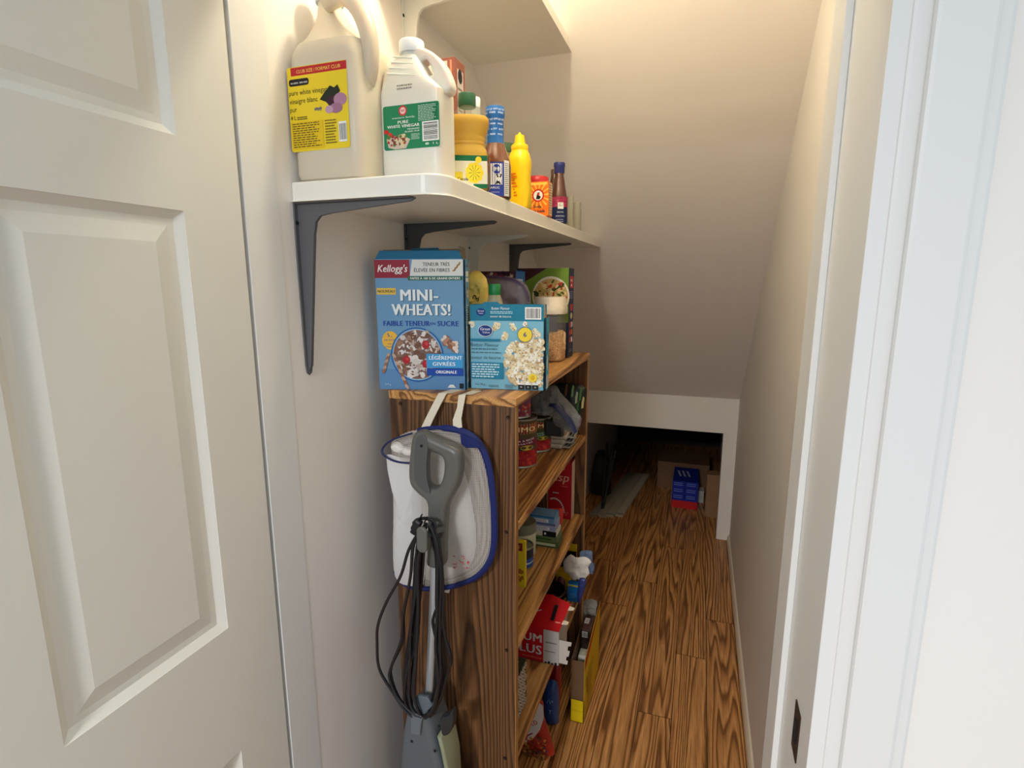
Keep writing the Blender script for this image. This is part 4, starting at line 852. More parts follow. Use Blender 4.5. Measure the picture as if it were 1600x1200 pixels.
def art_b(p, r, h):
    p.rect(-r * 3, .005, r * 2.6, h - .005, P(120, 60, 90), 40, 1); p.rect(-r * 3, h * .62, r * 2.6, h - .006, P(206, 170, 100), 30, 1); p.blobs(lambda x, y: True, (-r, .01, r * 1.2, h * .36), 40, [(196, 60, 40), (220, 90, 60), (170, 150, 150), (150, 40, 50)], .003, .006, 3)
tin('small purple-labelled can stacked on top of the nearer tomato can', xat(829, 1.44, 640) - .040, 1.44, Z1 + hc + .0004, .040, hx, art_b)
y_ = 1.60; x_ = xat(860.5, y_, 690) - .046; hc2 = zat(655, 850, y_ - .04) - Z1
tin('farther can of tomatoes with green band, second on the upper shelf', x_, y_, Z1, .046, hc2, art_tomato((70, 78, 50), (30, 110, 60), 'WHOLE'))

# instant noodle packs
wrap = film('wrap_silver', (206, 204, 196), a=.75, rough=.25, wave=60)
for i, lb in enumerate(('bottom noodle pack of the flat stack beside the tomato cans', 'middle noodle pack of the flat stack beside the tomato cans', 'top noodle pack of the flat stack, with printed white wrapper')):
    t = thing('noodle_pack', lb, 'noodle pack', (-.435 + .004 * i, 1.655 + .003 * i, Z1 + .0003 + .0145 * i), R(4 * i - 3), 'flat stack of noodle packs')
    b = MB(); b.box((0, 0, .007), (.095, .075, .0138), P(206, 196, 180), .004); b.box((.060, 0, .007), (.026, .070, .0022), wrap, .0005); b.box((-.052, 0, .007), (.012, .070, .0022), wrap, .0005); b.build('wrapper', t)
    if i == 2:
        p = MB(face_map((-.045, -.035, .0138), (1, 0, 0), (0, 1, 0), (0, 0, 1)))
        for q in range(16): p.rect(.004 + q * .0055, .004, .006 + q * .0055, .066 - .012 * (q % 3), P(90, 86, 86))
        p.build('print', t)
    p = MB(face_map((.048, -.035, .0085), (1, 0, 0), (0, 1, 0), (0, 0, 1))); p.rect(.004, .02, .010, .06, BK); p.rect(.014, .01, .018, .05, BK); p.build('print', t)
def pouch_thing(name, label, cat, y, base, pts, mat, bf, bb, n=4, rough=.004, seed=1, part='body', extra=None):
    xs = [xat(a, y, c_) for a, c_ in pts]; x0 = sum(xs) / len(xs); zmin = min(zat(c_, a, y) for a, c_ in pts)
    bz_ = base if base is not None else zmin
    t = thing(name, label, cat, (x0, y, bz_))
    o_ = [(a, max(c_, .0005)) for a, c_ in outl(pts, y, x0, bz_, n)]
    MB().pouch(o_, FRM, bf, bb, mat, 12, rough, seed).build(part, t)
    return t, x0, bz_
dk = M('pouch_dark', (30, 36, 32), rough=.28, bump=.3, bscale=50)
t, x0, b0 = pouch_thing('snack_pouch', 'shiny black pouch with green streaks leaning at the far end under the top board', 'pouch', 1.735, Z1, [(846, 612), (868, 600), (892, 598), (912, 603), (917, 612), (913, 635), (905, 655), (900, 672), (870, 678), (850, 660)], dk, .02, .02, 4, .004, 2)
p = MB(face_map((0, -.0215, 0), (1, 0, 0), (0, 0, 1), (0, -1, 0)))
for a, c_, m_ in ((894, 612, P(120, 160, 110)), (900, 622, P(190, 200, 170)), (906, 618, P(90, 140, 80)), (884, 610, P(110, 70, 50)), (910, 630, P(200, 190, 140)), (902, 636, P(70, 120, 70))):
    u, w_ = xat(a, 1.71, c_) - x0, zat(c_, a, 1.71) - b0; p.poly([(u - .004, w_ - .020), (u + .003, w_ - .016), (u + .006, w_ + .018), (u + .001, w_ + .022), (u - .003, w_ + .004)], m_)
p.build('print', t)
t, x0, b0 = pouch_thing('zip_bag', 'crumpled clear zip bag with blue seal lying over the noodle packs', 'bag', 1.575, Z1 + .044, [(829, 614), (845, 607), (866, 602), (878, 616), (895, 634), (907, 650), (906, 668), (897, 676), (880, 672), (866, 664), (861, 650), (832, 646)], film('zip_film_grey', (206, 206, 208), a=.24, rough=.08, wave=38), .024, .022, 6, .013, 6, 'film')
zp = catmull([(xat(a, 1.548, c_) - x0, -.030, zat(c_, a, 1.548) - b0) for a, c_ in ((858, 632), (868, 634), (880, 645), (892, 660), (900, 676))], 5, False)
MB().tube(zp, [.006 + .004 * math.sin(3.14 * i / (len(zp) - 1)) for i in range(len(zp))], M('zip_blue', (30, 38, 78), rough=.35), 8, flat=.35).build('zipper', t)
MB().box((-.01, 0, .035), (.06, .02, .05), P(60, 58, 56), .006).build('contents', t)

# ---- second level
y_ = 1.285; h = zat(846, 815, y_) - Z2
t, (fa, fb, ft) = carton('food_carton', 'slim yellow carton with dark red top at the near end of the third level', 'carton', -.404, y_, Z2, .12, .012, h, (228, 200, 40))
p = MB(fa); p.rect(.07, h - .028, .112, h - .006, P(130, 28, 44)); p.text('W', .10, h - .024, .014, P(226, 190, 60), .012); p.blobs(lambda x, y: True, (.06, .02, .112, .05), 16, [(170, 110, 30), (196, 150, 40)], .004, .008, 3); p.build('print', t)
def art_bl(p, r, h): p.rect(-r * 3, .004, r * 2.6, h - .006, P(40, 40, 60), 36, 1); p.rect(-r * 3, h * .12, r * 2.6, h * .5, P(50, 90, 170), 36, 1); p.rect(-r * 2, h * .25, r * 2, h * .32, P(210, 216, 226), 30, 1)
y_ = 1.40; tin('low can with dark and blue label behind the yellow carton', xat(833, y_, 875) - .036, y_, Z2, .036, zat(858, 830, y_ - .02) - Z2, art_bl)
y_ = 1.475; r_c = .040
t = thing('canister', 'pale grey-green canister behind the small blue-labelled can', 'canister', (xat(836.5, y_, 840) - r_c, y_, Z2 + .0004)); h = zat(815, 825, y_) - Z2
MB().lathe([(r_c * .97, 0), (r_c, .002), (r_c, h * .62), (r_c * .9, h * .66), (r_c * .9, h * .68)], P(214, 212, 180), 36).build('body', t); MB().lathe([(r_c * .92, h * .68), (r_c * 1.01, h * .70), (r_c * 1.01, h * .97), (r_c * .97, h)], M('lid_grey_green', (120, 122, 100), rough=.5), 36).build('lid', t)
p = MB(cyl_map(r_c, -62)); p.text('B', .004, h * .47, .010, BK, .010, bold=.03); p.text('A', .014, h * .45, .008, BK, .009, bold=.03); p.lines(-.006, h * .12, .020, h * .38, 4, P(90, 90, 70)); p.build('label', t)
# stack of small packs
y_ = 1.525; cols = [((88, 104, 66), 'dark green pack at the bottom of the small stack'), ((104, 122, 80), 'green pack second from the bottom of the small stack'), ((214, 206, 190), 'white and black pack in the middle of the small stack'), ((150, 160, 196), 'pale violet pack second from the top of the small stack'), ((110, 150, 190), 'white and blue pack on top of the small stack')]
ht = zat(806, 855, y_) - Z2; zc = Z2
for i, (c_, lb) in enumerate(cols):
    h = ht * (.20, .16, .17, .25, .22)[i] - .0004
    t, (fa, fb, ft) = carton('snack_pack', lb, 'pack', -.374 - .003 * i, y_ - .001 * i, zc, .088, .060, h, c_, 0, 'stack of small packs'); zc += h + .0004
    p = MB(fa); 
    if i < 2: p.rect(.006, h * .3, .080, h * .7, P(196, 206, 170)) if i == 0 else p.rect(.02, h * .25, .07, h * .6, P(60, 90, 50))
    elif i == 2: p.rect(.045, 0, .088, h, BK); p.rect(.050, h * .3, .056, h * .7, WH)
    else: p.rect(.004, h * .1, .07, h * .55, P(226, 226, 230)); p.lines(.006, h * .15, .066, h * .5, 2, P(90, 90, 120)); p.rect(0, h * .75, .088, h, P(90, 100, 150) if i == 3 else P(40, 110, 160))
    p.build('print', t)
t, x0, b0 = pouch_thing('snack_pouch', 'glossy orange-red pouch leaning behind the stack of small packs', 'pouch', 1.612, Z2, [(850, 800), (858, 795), (872, 794), (880, 796), (879, 812), (874, 830), (869, 842), (858, 842), (850, 838)], M('pouch_red', (214, 52, 34), rough=.28, bump=.3, bscale=60), .012, .012, 4, .003, 4)
p = MB(face_map((0, -.0140, 0), (1, 0, 0), (0, 0, 1), (0, -1, 0))); u, w_ = xat(862, 1.6, 806) - x0, zat(806, 862, 1.6) - b0; p.text('25', u, w_, .012, P(250, 190, 160), .014, bold=.03, rot=.3); p.poly([(u + .008, w_ - .02), (u + .022, w_ - .03), (u + .016, w_ - .012)], P(240, 150, 120)); p.build('print', t)
y_ = 1.745; xr = xat(893, y_, 760); h = min(zat(722, 880, y_) - Z2, .262)
t, (fa, fb, ft) = carton('cereal_box', 'dark red box with white script letters standing inside the bookcase', 'box', xr, y_, Z2, .17, .045, h, (176, 22, 34))
p = MB(fa); w = .17; p.text('crisp', w - .052, h * .66, .032, P(226, 160, 140), .085, bold=.02, shear=.2); p.text('e', w - .030, h * .86, .026, P(226, 160, 140), shear=.2)
for i in range(12): a = R(10 + i * 9); p.ell(w - .060 + .036 * math.cos(a), h * .08 + .055 * math.sin(a), .003, .004, P(220, 196, 196), 8)
p.lines(w - .034, h * .06, w - .008, h * .14, 3, P(214, 90, 100)); p.lines(w - .036, h * .55, w - .012, h * .60, 1, P(214, 90, 100)); p.rect(w - .066, h * .44, w - .044, h * .46, P(220, 196, 196)); p.mp = fb; p.rect(0, 0, .045, h, P(216, 190, 170)); p.build('print', t)

# ---- third level
y_ = 1.150; xr = -.381; h = zat(1042, 815, 1.19) - Z3
t, (fa, fb, ft) = carton('patterned_box', 'small box with white and black ring pattern beside the near side panel', 'box', xr, y_, Z3, .09, .074, h, (56, 66, 48))
p = MB(fb); p.rect(0, 0, .074, h, P(40, 30, 28))
for i in range(4):
    for j in range(int(h / .0175)):
        cx, cy = .010 + i * .0185 + (.009 if j % 2 else 0), .010 + j * .0175
        if cx < .066: p.ell(cx, cy, .0086, .0086, P(222, 214, 204), 14); p.ell(cx, cy, .0056, .0056, P(40, 30, 28), 12); p.ell(cx, cy, .0030, .0030, P(222, 214, 204), 10); p.k -= 2.8
p.mp = fa; p.rect(.0, 0, .09, h, P(40, 30, 28)); p.mp = ft; p.lines(.01, .01, .08, .06, 5, P(150, 150, 110)); p.build('print', t)
# red opened carton
y_ = 1.385; xl = xat(808, y_, 1010) - .030; xr = xat(873, y_, 1010); w = xr - xl; h = zat(983, 850, y_) - Z3; d = .105
t = thing('drink_carton', 'opened red carton with big white letters and raised lid on the fourth level', 'carton', ((xl + xr) / 2, y_ + d / 2, Z3 + .0004)); red = P(190, 20, 30); gb = P(186, 182, 176)
th = .0012; us_ = (xat(849, y_, 1010) - xl)
b = MB(); b.box((0, -d / 2 + th / 2, h / 2), (w, th, h), red).box((0, d / 2 - th / 2, h / 2), (w, th, h), red).box((-w / 2 + th / 2, 0, h / 2), (th, d, h), red).box((w / 2 - th / 2, 0, h / 2), (th, d, h), gb).box((0, 0, th / 2), (w, d, th), gb); b.build('body', t)
p = MB(face_map((-w / 2, -d / 2, 0), (1, 0, 0), (0, 0, 1), (0, -1, 0))); p.rect(us_, 0.001, w, h - .001, gb)
p.text('PLUM', us_ - .006, h * .58, h * .24, P(206, 200, 200), .095, 'R', bold=.03); p.text('PLUS', us_ - .006, h * .22, h * .27, P(206, 200, 200), .088, 'R', bold=.03); p.text('MULTIPACK', us_ - .004, h * .08, h * .05, P(226, 150, 110), .06, 'R')
p.rect(us_ + .006, h * .62, w - .006, h * .645, P(90, 88, 86)); p.rect(us_ + .002, h * .36, w - .010, h * .385, P(110, 106, 100))
for i in range(4): p.rect(us_ + .004 + i * .010, 0.001, us_ + .011 + i * .010, h * (.05 + .03 * (i % 2)), BK)
p.build('print', t)
# lid rising backwards
lid_pts = [(-w / 2, -d / 2, h), (w / 2, -d / 2 + .002, h), (w / 2 + .010, d / 2 - .002, h + .030), (w / 2 - .050, d / 2 + .012, h + .040), (-w / 2, d / 2, h + .034)]
b = MB(); b.add(lid_pts + [(x, y, z - .0012) for x, y, z in lid_pts], [(0, 1, 2, 3, 4), (9, 8, 7, 6, 5), (0, 1, 6, 5), (1, 2, 7, 6), (2, 3, 8, 7), (3, 4, 9, 8)], red); lo = b.build('lid', t)
ux_ = Vector((1, .02, .0)).normalized(); uy_ = Vector((0, d, .034)).normalized(); un_ = ux_.cross(uy_); p = MB(face_map((-w / 2, -d / 2, h + .0032), ux_, uy_, un_)); k1 = us_
p.rrect(k1 + .012, .028, k1 + .023, .086, .004, BK); p.lines(k1 + .028, .020, k1 + .044, .030, 1, P(230, 150, 140)); p.text('S', k1 - .050, .040, .03, P(200, 190, 190), .02, bold=.03, rot=.5); p.text('L', k1 - .030, .052, .03, P(200, 190, 190), .018, bold=.03, rot=.5); p.build('print', lo)
for (u, v_) in ((w / 2 + .002, -d / 2 + .022), (w / 2 + .008, d / 2 - .030)): MB().extr([(0, 0), (.016, .004), (.018, .018), (0, .022)], 0, .001, P(232, 222, 200)).build('tab', t, (u, v_, h + (.010 if v_ < 0 else .024)))
cr = [(0, 0), (.026, 0), (.028, .012), (.022, .013), (.024, .026), (.030, .027), (.033, .045), (.026, .046), (.028, .060), (.036, .062), (.038, .074), (0, .074)]
MB().extr(cr, -.0006, .0006, P(206, 198, 186), 'xz').build('side_flap', t, (w / 2 - .001, -d / 2 + .004, .008))
# black bowls
y_ = 1.655; t_x = xat(858, y_, 920)
for i, lb in enumerate(('black bowl with a thin silver line, lower of two nested bowls', 'black bowl nested on top of the other bowl on the fourth level')):
    t = thing('bowl', lb, 'bowl', (t_x, y_, Z3 + .0004 + .022 * i), 0, 'nested black bowls'); rb = .056; bkm = M('bowl_black', (20, 20, 22), rough=.2)
    MB().lathe([(.024, 0), (.026, .001), (.028, .004), (.045, .020), (rb, .052), (rb - .0025, .0525), (.043, .023), (.026, .0085), (.001, .0070)], bkm, 44, cap=False).build('body', t); MB().lathe([(rb * .975, .0445), (rb * .981, .0450), (rb * .985, .0465), (rb * .979, .0462)], M('silver_line', (190, 190, 190), rough=.3, metal=.8), 44, cap=False).build('rim_line', t)
# things farther back on that level
def ycarton(name, label, cat, pl_, pr_, pt, y, base, d, col, top=None):
    xr = xat(pr_, y, pt); xl = xat(pl_, y, pt); t, f_ = carton(name, label, cat, xr, y, base, xr - xl, d, zat(pt, (pl_ + pr_) / 2, y) - base, col); return t, f_, xr - xl, zat(pt, (pl_ + pr_) / 2, y) - base
t, x0, b0 = pouch_thing('candy_wrapper', 'narrow maroon wrapper standing between the black bowls and the yellow box', 'wrapper', 1.735, Z3, [(871, 904), (877, 901), (882, 906), (884, 920), (887, 936), (884, 944), (876, 940), (873, 925)], M('wrapper_maroon', (92, 44, 52), rough=.3, bump=.4, bscale=80), .006, .006, 4, .003, 3)
t, f3, w, h = ycarton('food_carton', 'yellow carton beside the crumpled white bag on the fourth level', 'carton', 869, 889, 894, 1.755, Z3, .036, (226, 180, 20)); p = MB(f3[0]); p.rect(w * .5, h * .1, w * .9, h * .7, P(206, 150, 20)); p.build('print', t)
t, f3, w, h = ycarton('food_carton', 'bright blue carton below the crumpled white bag', 'carton', 887, 903.5, 914, 1.720, Z3, .030, (30, 110, 186)); p = MB(f3[0]); p.rect(0, h * .90, w, h, P(200, 190, 60)); p.lines(w * .2, h * .2, w * .8, h * .5, 3, P(90, 160, 210)); p.build('print', t)
t, x0, b0 = pouch_thing('snack_pouch', 'navy and violet pouch against the far side panel right of the blue carton', 'pouch', 1.700, Z3, [(905, 905), (911, 903), (916, 906), (914, 920), (909, 936), (904, 944), (902, 930)], M('pouch_navy', (50, 60, 120), rough=.3, bump=.3, bscale=60), .008, .008, 4, .003, 7)
zt2 = Z3 + zat(914, 895, 1.72) - Z3
t, x0, b0 = pouch_thing('plastic_bag', 'crumpled white bag on top of the blue carton', 'bag', 1.738, zt2 + .0005, [(880, 880), (884, 872), (892, 866), (900, 871), (908, 870), (917, 871), (924, 878), (919, 886), (921, 896), (916, 902), (914, 914), (907, 911), (903, 905), (895, 906), (889, 897), (882, 893)], M('bag_white', (232, 226, 216), rough=.6, bump=.6, bscale=25), .009, .008, 2, .0055, 18)
t, x0, b0 = pouch_thing('clear_wrapper', 'clear bluish plastic wrapper sticking out beyond the white bag', 'wrapper', 1.765, Z3 + .09, [(905, 866), (914, 860), (925, 862), (926, 876), (929, 885), (926, 898), (917, 902), (908, 895)], film('wrap_bluish', (150, 176, 216), a=.4, rough=.12, wave=50), .012, .012, 6, .012, 9)
t, f3, w, h = ycarton('food_carton', 'small yellow and black carton top peeping above the white bag', 'carton', 886, 901, 851, 1.790, Z3, .010, (220, 180, 20)); p = MB(f3[0]); p.rect(0, h * .72, w, h * .86, BK); p.build('print', t)

# ---- lowest level
t, x0, b0 = pouch_thing('rice_bag', 'white and red food bag with picture of a meal on the lowest board', 'bag', 1.372, Z4, [(802, 1190), (796, 1150), (800, 1110), (822, 1092), (846, 1092), (850, 1120), (856, 1140), (864, 1165), (866, 1182), (850, 1190), (825, 1192)], M('bag_rice', (160, 40, 30), rough=.3, bump=.2, bscale=40), .035, .03, 4, .004, 12)
yq = 1.332; q_ = lambda px, py: (xat(px, yq, py) - x0, zat(py, px, yq) - b0); p = MB(face_map((0, -.0365, 0), (1, 0, 0), (0, 0, 1), (0, -1, 0)))
p.poly([q_(806, 1162), q_(818, 1164), q_(832, 1156), q_(843, 1142), q_(849, 1124), q_(848, 1104), q_(838, 1096), q_(818, 1100), q_(804, 1120)], P(214, 206, 200))
u, w_ = q_(836, 1134); p.text('LO', u, w_, .014, P(186, 30, 40), .020, bold=.03, rot=.6); u, w_ = q_(826, 1148); p.poly([(u - .010, w_ - .008), (u + .012, w_ + .008), (u + .010, w_ + .002), (u - .008, w_ - .012)], P(150, 30, 60))
p.blobs(lambda x, y: True, (*q_(818, 1184), *q_(856, 1158)), 60, [(150, 90, 40), (110, 60, 30), (190, 130, 60), (90, 50, 70), (130, 40, 30)], .003, .007, 4); p.build('print', t)
t, x0, b0 = pouch_thing('sugar_bag', 'dark blue bag with pale letters and red ends behind the rice bag', 'bag', 1.475, Z4, [(849, 1133), (847, 1100), (850, 1070), (858, 1062), (870, 1066), (873, 1090), (873, 1120), (871, 1131)], M('bag_blue', (28, 60, 112), rough=.3, bump=.2, bscale=40), .02, .02, 4, .003, 13)
yq = 1.452; p = MB(face_map((0, -.0215, 0), (1, 0, 0), (0, 0, 1), (0, -1, 0)))
for s_, a, c_ in (('A*', 859, 1100), ('T', 859, 1116)):
    u, w_ = q_(a, c_); p.text(s_, xat(a, yq, c_) - x0, zat(c_, a, yq) - b0, .014, P(120, 160, 190), bold=.01)
p.build('print', t)
t, x0, b0 = pouch_thing('snack_pouch', 'dark red pouch standing behind the dark blue bag', 'pouch', 1.560, Z4, [(852, 1108), (853, 1075), (858, 1046), (868, 1036), (876, 1042), (877, 1070), (875, 1095), (872, 1110)], M('pouch_dark_red', (140, 24, 30), rough=.3, bump=.2, bscale=50), .018, .018, 4, .003, 14)
# yellow open carton on the floor
yx, x1, x2 = 1.635, -.3480, -.302; yb3 = 1.93; ww, dd = x2 - x1, yb3 - yx
t = thing('grocery_carton', 'tall yellow open carton on the floor against the bookcase front', 'carton', ((x1 + x2) / 2, (yx + yb3) / 2, .0005)); yc_ = P(228, 196, 20); bi = P(122, 92, 66)
b = MB(); hf = .085; hr0, hr1 = .240, .290
b.box((0, -dd / 2 + .001, hf / 2), (ww, .002, hf), yc_)
rs = [(-dd / 2, 0), (dd / 2, 0), (dd / 2, hr1), (-dd / 2, hr0)]
b.extr(rs, ww / 2 - .002, ww / 2 - .001, bi, 'yz'); b.extr(rs, ww / 2 - .001, ww / 2, yc_, 'yz'); b.extr(rs, -ww / 2, -ww / 2 + .002, bi, 'yz'); b.box((0, dd / 2 - .001, hr1 / 2), (ww, .002, hr1), bi); b.box((0, 0, .001), (ww, dd, .002), bi)
b.box((0, -dd / 2 + .010, .155), (ww - .004, .0015, .150), bi)
b.build('body', t)
p = MB(face_map((ww / 2, -dd / 2, 0), (0, 1, 0), (0, 0, 1), (1, 0, 0))); sl = (hr1 - hr0) / dd
p.poly([(0, hr0), (0, hr0 - .040), (.10, hr0 - .016), (dd, hr1 - .014), (dd, hr1)], P(186, 36, 34)); p.text('ORIGINAL', .035, .150, .018, P(60, 40, 10), .085, 'L', bold=.02, rot=-1.3); p.lines(.06, .03, .16, .16, 7, P(150, 120, 20)); p.mp = face_map((-ww / 2, -dd / 2, 0), (1, 0, 0), (0, 0, 1), (0, -1, 0)); p.rect(0, hf * .52, ww, hf * .54, P(180, 150, 20)); p.build('print', t)
# things in the yellow carton
yv = 1.80; xr = x2 - .003
t = thing('snack_box', 'dark brown pack with white barcode in the yellow carton', 'pack', (xr - .019, yv, .205)); MB().box((0, 0, .038), (.036, .10, .080), M('pack_brown', (70, 44, 40), rough=.3), .006).build('body', t)
p = MB(face_map((-.018, -.05, 0), (1, 0, 0), (0, 0, 1), (0, -1, 0))); p.barcode(.006, .045, .026, .068); p.build('print', t)
p = MB(face_map((-.016, -.045, .078), (1, 0, 0), (0, 1, 0), (0, 0, 1))); p.barcode(.004, .030, .020, .062); p.build('print', t)
t = thing('snack_box', 'white pack lying under the dark brown pack in the yellow carton', 'pack', (xr - .019, yv - .01, .140)); MB().box((0, 0, .031), (.036, .16, .062), P(214, 210, 200), .006).build('body', t)
t = thing('snack_box', 'plain brown carton at the bottom of the yellow carton', 'pack', (xr - .019, yv, .0028)); MB().box((0, 0, .068), (.034, .20, .136), P(120, 90, 70), .003).build('body', t)
pouch_thing('clear_wrapper', 'clear crinkled bubble wrap rising from the yellow carton', 'wrapper', 1.85, .215, [(900, 958), (905, 948), (914, 938), (924, 936), (933, 941), (932, 955), (929, 972), (922, 985), (908, 985), (898, 975)], film('bubble_film', (206, 204, 192), a=.5, rough=.15, wave=70), .010, .012, 6, .012, 15, 'film')

# ================================================================ HANGING MESH BAG AND ITS CONTENTS
yb_ = 1.012; x0 = xat(690, yb_, 800); zb = 0.0
t = thing('mesh_bag', 'white mesh laundry bag with blue trim hanging on the bookcase side', 'bag', (x0, yb_, zat(917, 690, yb_)))
z0 = t.location.z; Q = lambda px, py, y=yb_: (xat(px, y, py) - x0, zat(py, px, y) - z0)
rim_px = [(655, 671), (668, 668), (690, 667), (714, 670), (734, 677), (749, 690), (760, 710), (768, 742), (773, 790), (774, 840), (767, 874), (748, 898), (720, 911), (690, 917), (655, 917), (636, 908), (623, 893)]
left_px = [(621, 850), (622, 800), (621, 760), (616, 720), (611, 700), (613, 690), (626, 680), (640, 674)]
full = [Q(a, c_) for a, c_ in rim_px + left_px]
sm = [(v_.x, v_.y) for v_ in catmull(full, 4)]
net = mesh_net('net_white', (200, 192, 182), 330, .40); trim_b = M('trim_blue', (20, 34, 96), rough=.7); cloth_w = M('cloth_white', (206, 203, 200), rough=.75, bump=.2, bscale=30)
bmb = MB().pouch(sm, ((0, 0, 0), (1, 0, 0), (0, 0, 1), (0, -1, 0)), .030, .018, net, 14, .0, 21); bmb.build('net', t)
cut = [Q(a, c_) for a, c_ in ((612, 706), (640, 712), (668, 711), (672, 740), (673, 800), (672, 850), (668, 905), (655, 915), (637, 907), (624, 893), (621, 850), (622, 800), (621, 760), (616, 722))]
MB().pouch([(v_.x, v_.y) for v_ in catmull(cut, 3)], ((0, -.020, 0), (1, 0, 0), (0, 0, 1), (0, -1, 0)), .020, .004, cloth_w, 6, .004, 22, .8).build('cloth_panel', t)
tb = MB(); pts = catmull([(Q(a, c_)[0], -.006, Q(a, c_)[1]) for a, c_ in rim_px], 4, False); tb.tube(pts, [.0075 if i > 8 else .005 for i in range(len(pts))], trim_b, 8, flat=.7); tb.build('rim_trim', t)
tb = MB(); pts = catmull([(Q(a, c_)[0], -.022 - .004 * k, Q(a, c_)[1]) for k, (a, c_) in enumerate(((652, 673), (626, 681), (612, 691), (611, 702), (630, 712), (655, 714), (676, 710)))], 4, False); tb.tube(pts, .0022, M('trim_navy', (26, 34, 84), rough=.6), 6); tb.build('opening_trim', t); tb = MB()
pts = catmull([(Q(a, c_)[0], -.014, Q(a, c_)[1]) for a, c_ in ((621, 888), (628, 902), (642, 912), (660, 916))], 4, False); tb.tube(pts, .0030, trim_b, 6); tb.build('corner_trim', t)
pb = MB(face_map((0, -.030, 0), (1, 0, 0), (0, 0, 1), (0, -1, 0))); pb.poly([Q(718, 676, .98), Q(744, 688, .98), Q(752, 700, .98), Q(728, 700, .98), Q(720, 694, .98)], trim_b); pb.build('corner_patch', t)
sw = M('strap_white', (222, 212, 190), rough=.8, bump=.2, bscale=300)
def strap(pxs, back):
    pp = [((Q(a, c_, y)[0], y - yb_, Q(a, c_, y)[1]), (1, 0, .25)) for a, c_, y in pxs]
    tz = Z0 - z0; x = pp[-1][0][0]; pp += [((x + .002, 1.040 - yb_ - .0035, tz + .0022), (1, 0, .1)), ((x + .006, 1.040 - yb_ + .004, tz + .0018), (1, 0, 0)), ((x + .012, 1.040 - yb_ + back, tz + .0018), (1, 0, 0))]
    return pp
a1 = strap([(664, 669, 1.005), (672, 652, 1.012), (682, 632, 1.022), (690, 617, 1.032)], .045); a2 = strap([(715, 669, 1.005), (714, 655, 1.012), (719, 636, 1.022), (722, 617, 1.032)], .045)
MB().ribbon(a1, [.011] * len(a1), sw).build('strap', t); MB().ribbon(a2, [.0105, .0100, .0075, .0085, .010, .010, .010], sw).build('strap', t)
def logo_blob(p):
    r_ = random.Random(3)
    for i in range(26): u, w_ = Q(r_.uniform(706, 730), r_.uniform(869, 890), .985); p.poly([(u, w_), (u + r_.uniform(.002, .007), w_ + r_.uniform(-.003, .003)), (u + r_.uniform(.001, .005), w_ + .003)], P(196, 60, 70))
# plastic bags inside
pbm = film('shopping_bag_film', (232, 228, 224), a=.9, rough=.35, wave=16)
sp_px = [(628, 760), (640, 715), (672, 706), (690, 712), (712, 716), (722, 724), (730, 752), (738, 790), (744, 830), (742, 866), (728, 892), (700, 902), (670, 906), (645, 900), (630, 880), (626, 820)]
tt = thing('plastic_bag', 'crumpled white shopping bags seen through the net of the mesh bag', 'bag', (x0, yb_, z0)); 
MB().pouch([(v_.x, v_.y) for v_ in catmull([Q(a, c_) for a, c_ in sp_px], 4)], FRM, .019, .012, pbm, 14, .002, 31).build('film', tt)
p = MB(face_map((0, -.0262, 0), (1, 0, 0), (0, 0, 1), (0, -1, 0))); logo_blob(p); p.build('print', tt, label='red print on the shopping bag')
tt = thing('plastic_bag', 'rolled white bag end poking out at the top left of the mesh bag', 'bag', (x0, yb_ - .012, z0))
for (pp, sd) in (([(613, 700), (612, 694), (619, 690), (628, 694), (634, 702), (630, 708), (620, 707)], 4), ([(628, 706), (632, 698), (645, 700), (664, 704), (672, 709), (655, 712), (636, 711)], 6)):
    MB().pouch([(v_.x, v_.y) for v_ in catmull([Q(a, c_, yb_ - .012) for a, c_ in pp], 4)], FRM, .012, .008, M('bag_roll_white', (226, 220, 212), rough=.5, bump=.5, bscale=60), 6, .003, sd).build('film', tt)
pouch_thing('plastic_bag', 'small white bag corner hanging out under the mesh bag', 'bag', 1.018, None, [(690, 912), (700, 912), (703, 919), (701, 927), (695, 926), (690, 920)], M('bag_roll_white'), .003, .003, 4, .001, 2, 'film')

# ================================================================ UPRIGHT VACUUM WITH ITS CORD
yv = .945; vx = xat(672, yv, 1100); t = thing('stick_vacuum', 'grey upright stick vacuum with loop handle leaning before the bookcase', 'vacuum', (vx, yv, 0))
Q = lambda px, py, y=yv: (xat(px, y, py) - vx, zat(py, px, y))
hg = M('handle_grey', (94, 93, 88), rough=.38); hd = M('handle_dark', (80, 81, 80), rough=.42); bg_ = M('body_grey', (86, 93, 98), rough=.35); blk = M('cord_black', (22, 22, 26), rough=.42)
ou = catmull([Q(a, c_) for a, c_ in ((648, 684), (653, 674), (662, 672), (672, 677), (695, 688), (714, 697), (722, 708), (723, 735), (718, 757), (708, 776), (701, 793), (699, 815), (697, 850), (695, 882), (672, 880), (671, 858), (672, 810), (671, 782), (658, 769), (646, 755), (643, 735), (645, 706))], 5)
ho_ = catmull([Q(a, c_) for a, c_ in ((674, 701), (684, 705), (694, 711), (698, 722), (696, 742), (689, 757), (678, 760), (670, 752), (669, 730), (670, 710))], 4)
MB().plate([(p_.x, p_.y) for p_ in ou], [[(p_.x, p_.y) for p_ in ho_]], 0, .034, .010, hg).build('handle', t)
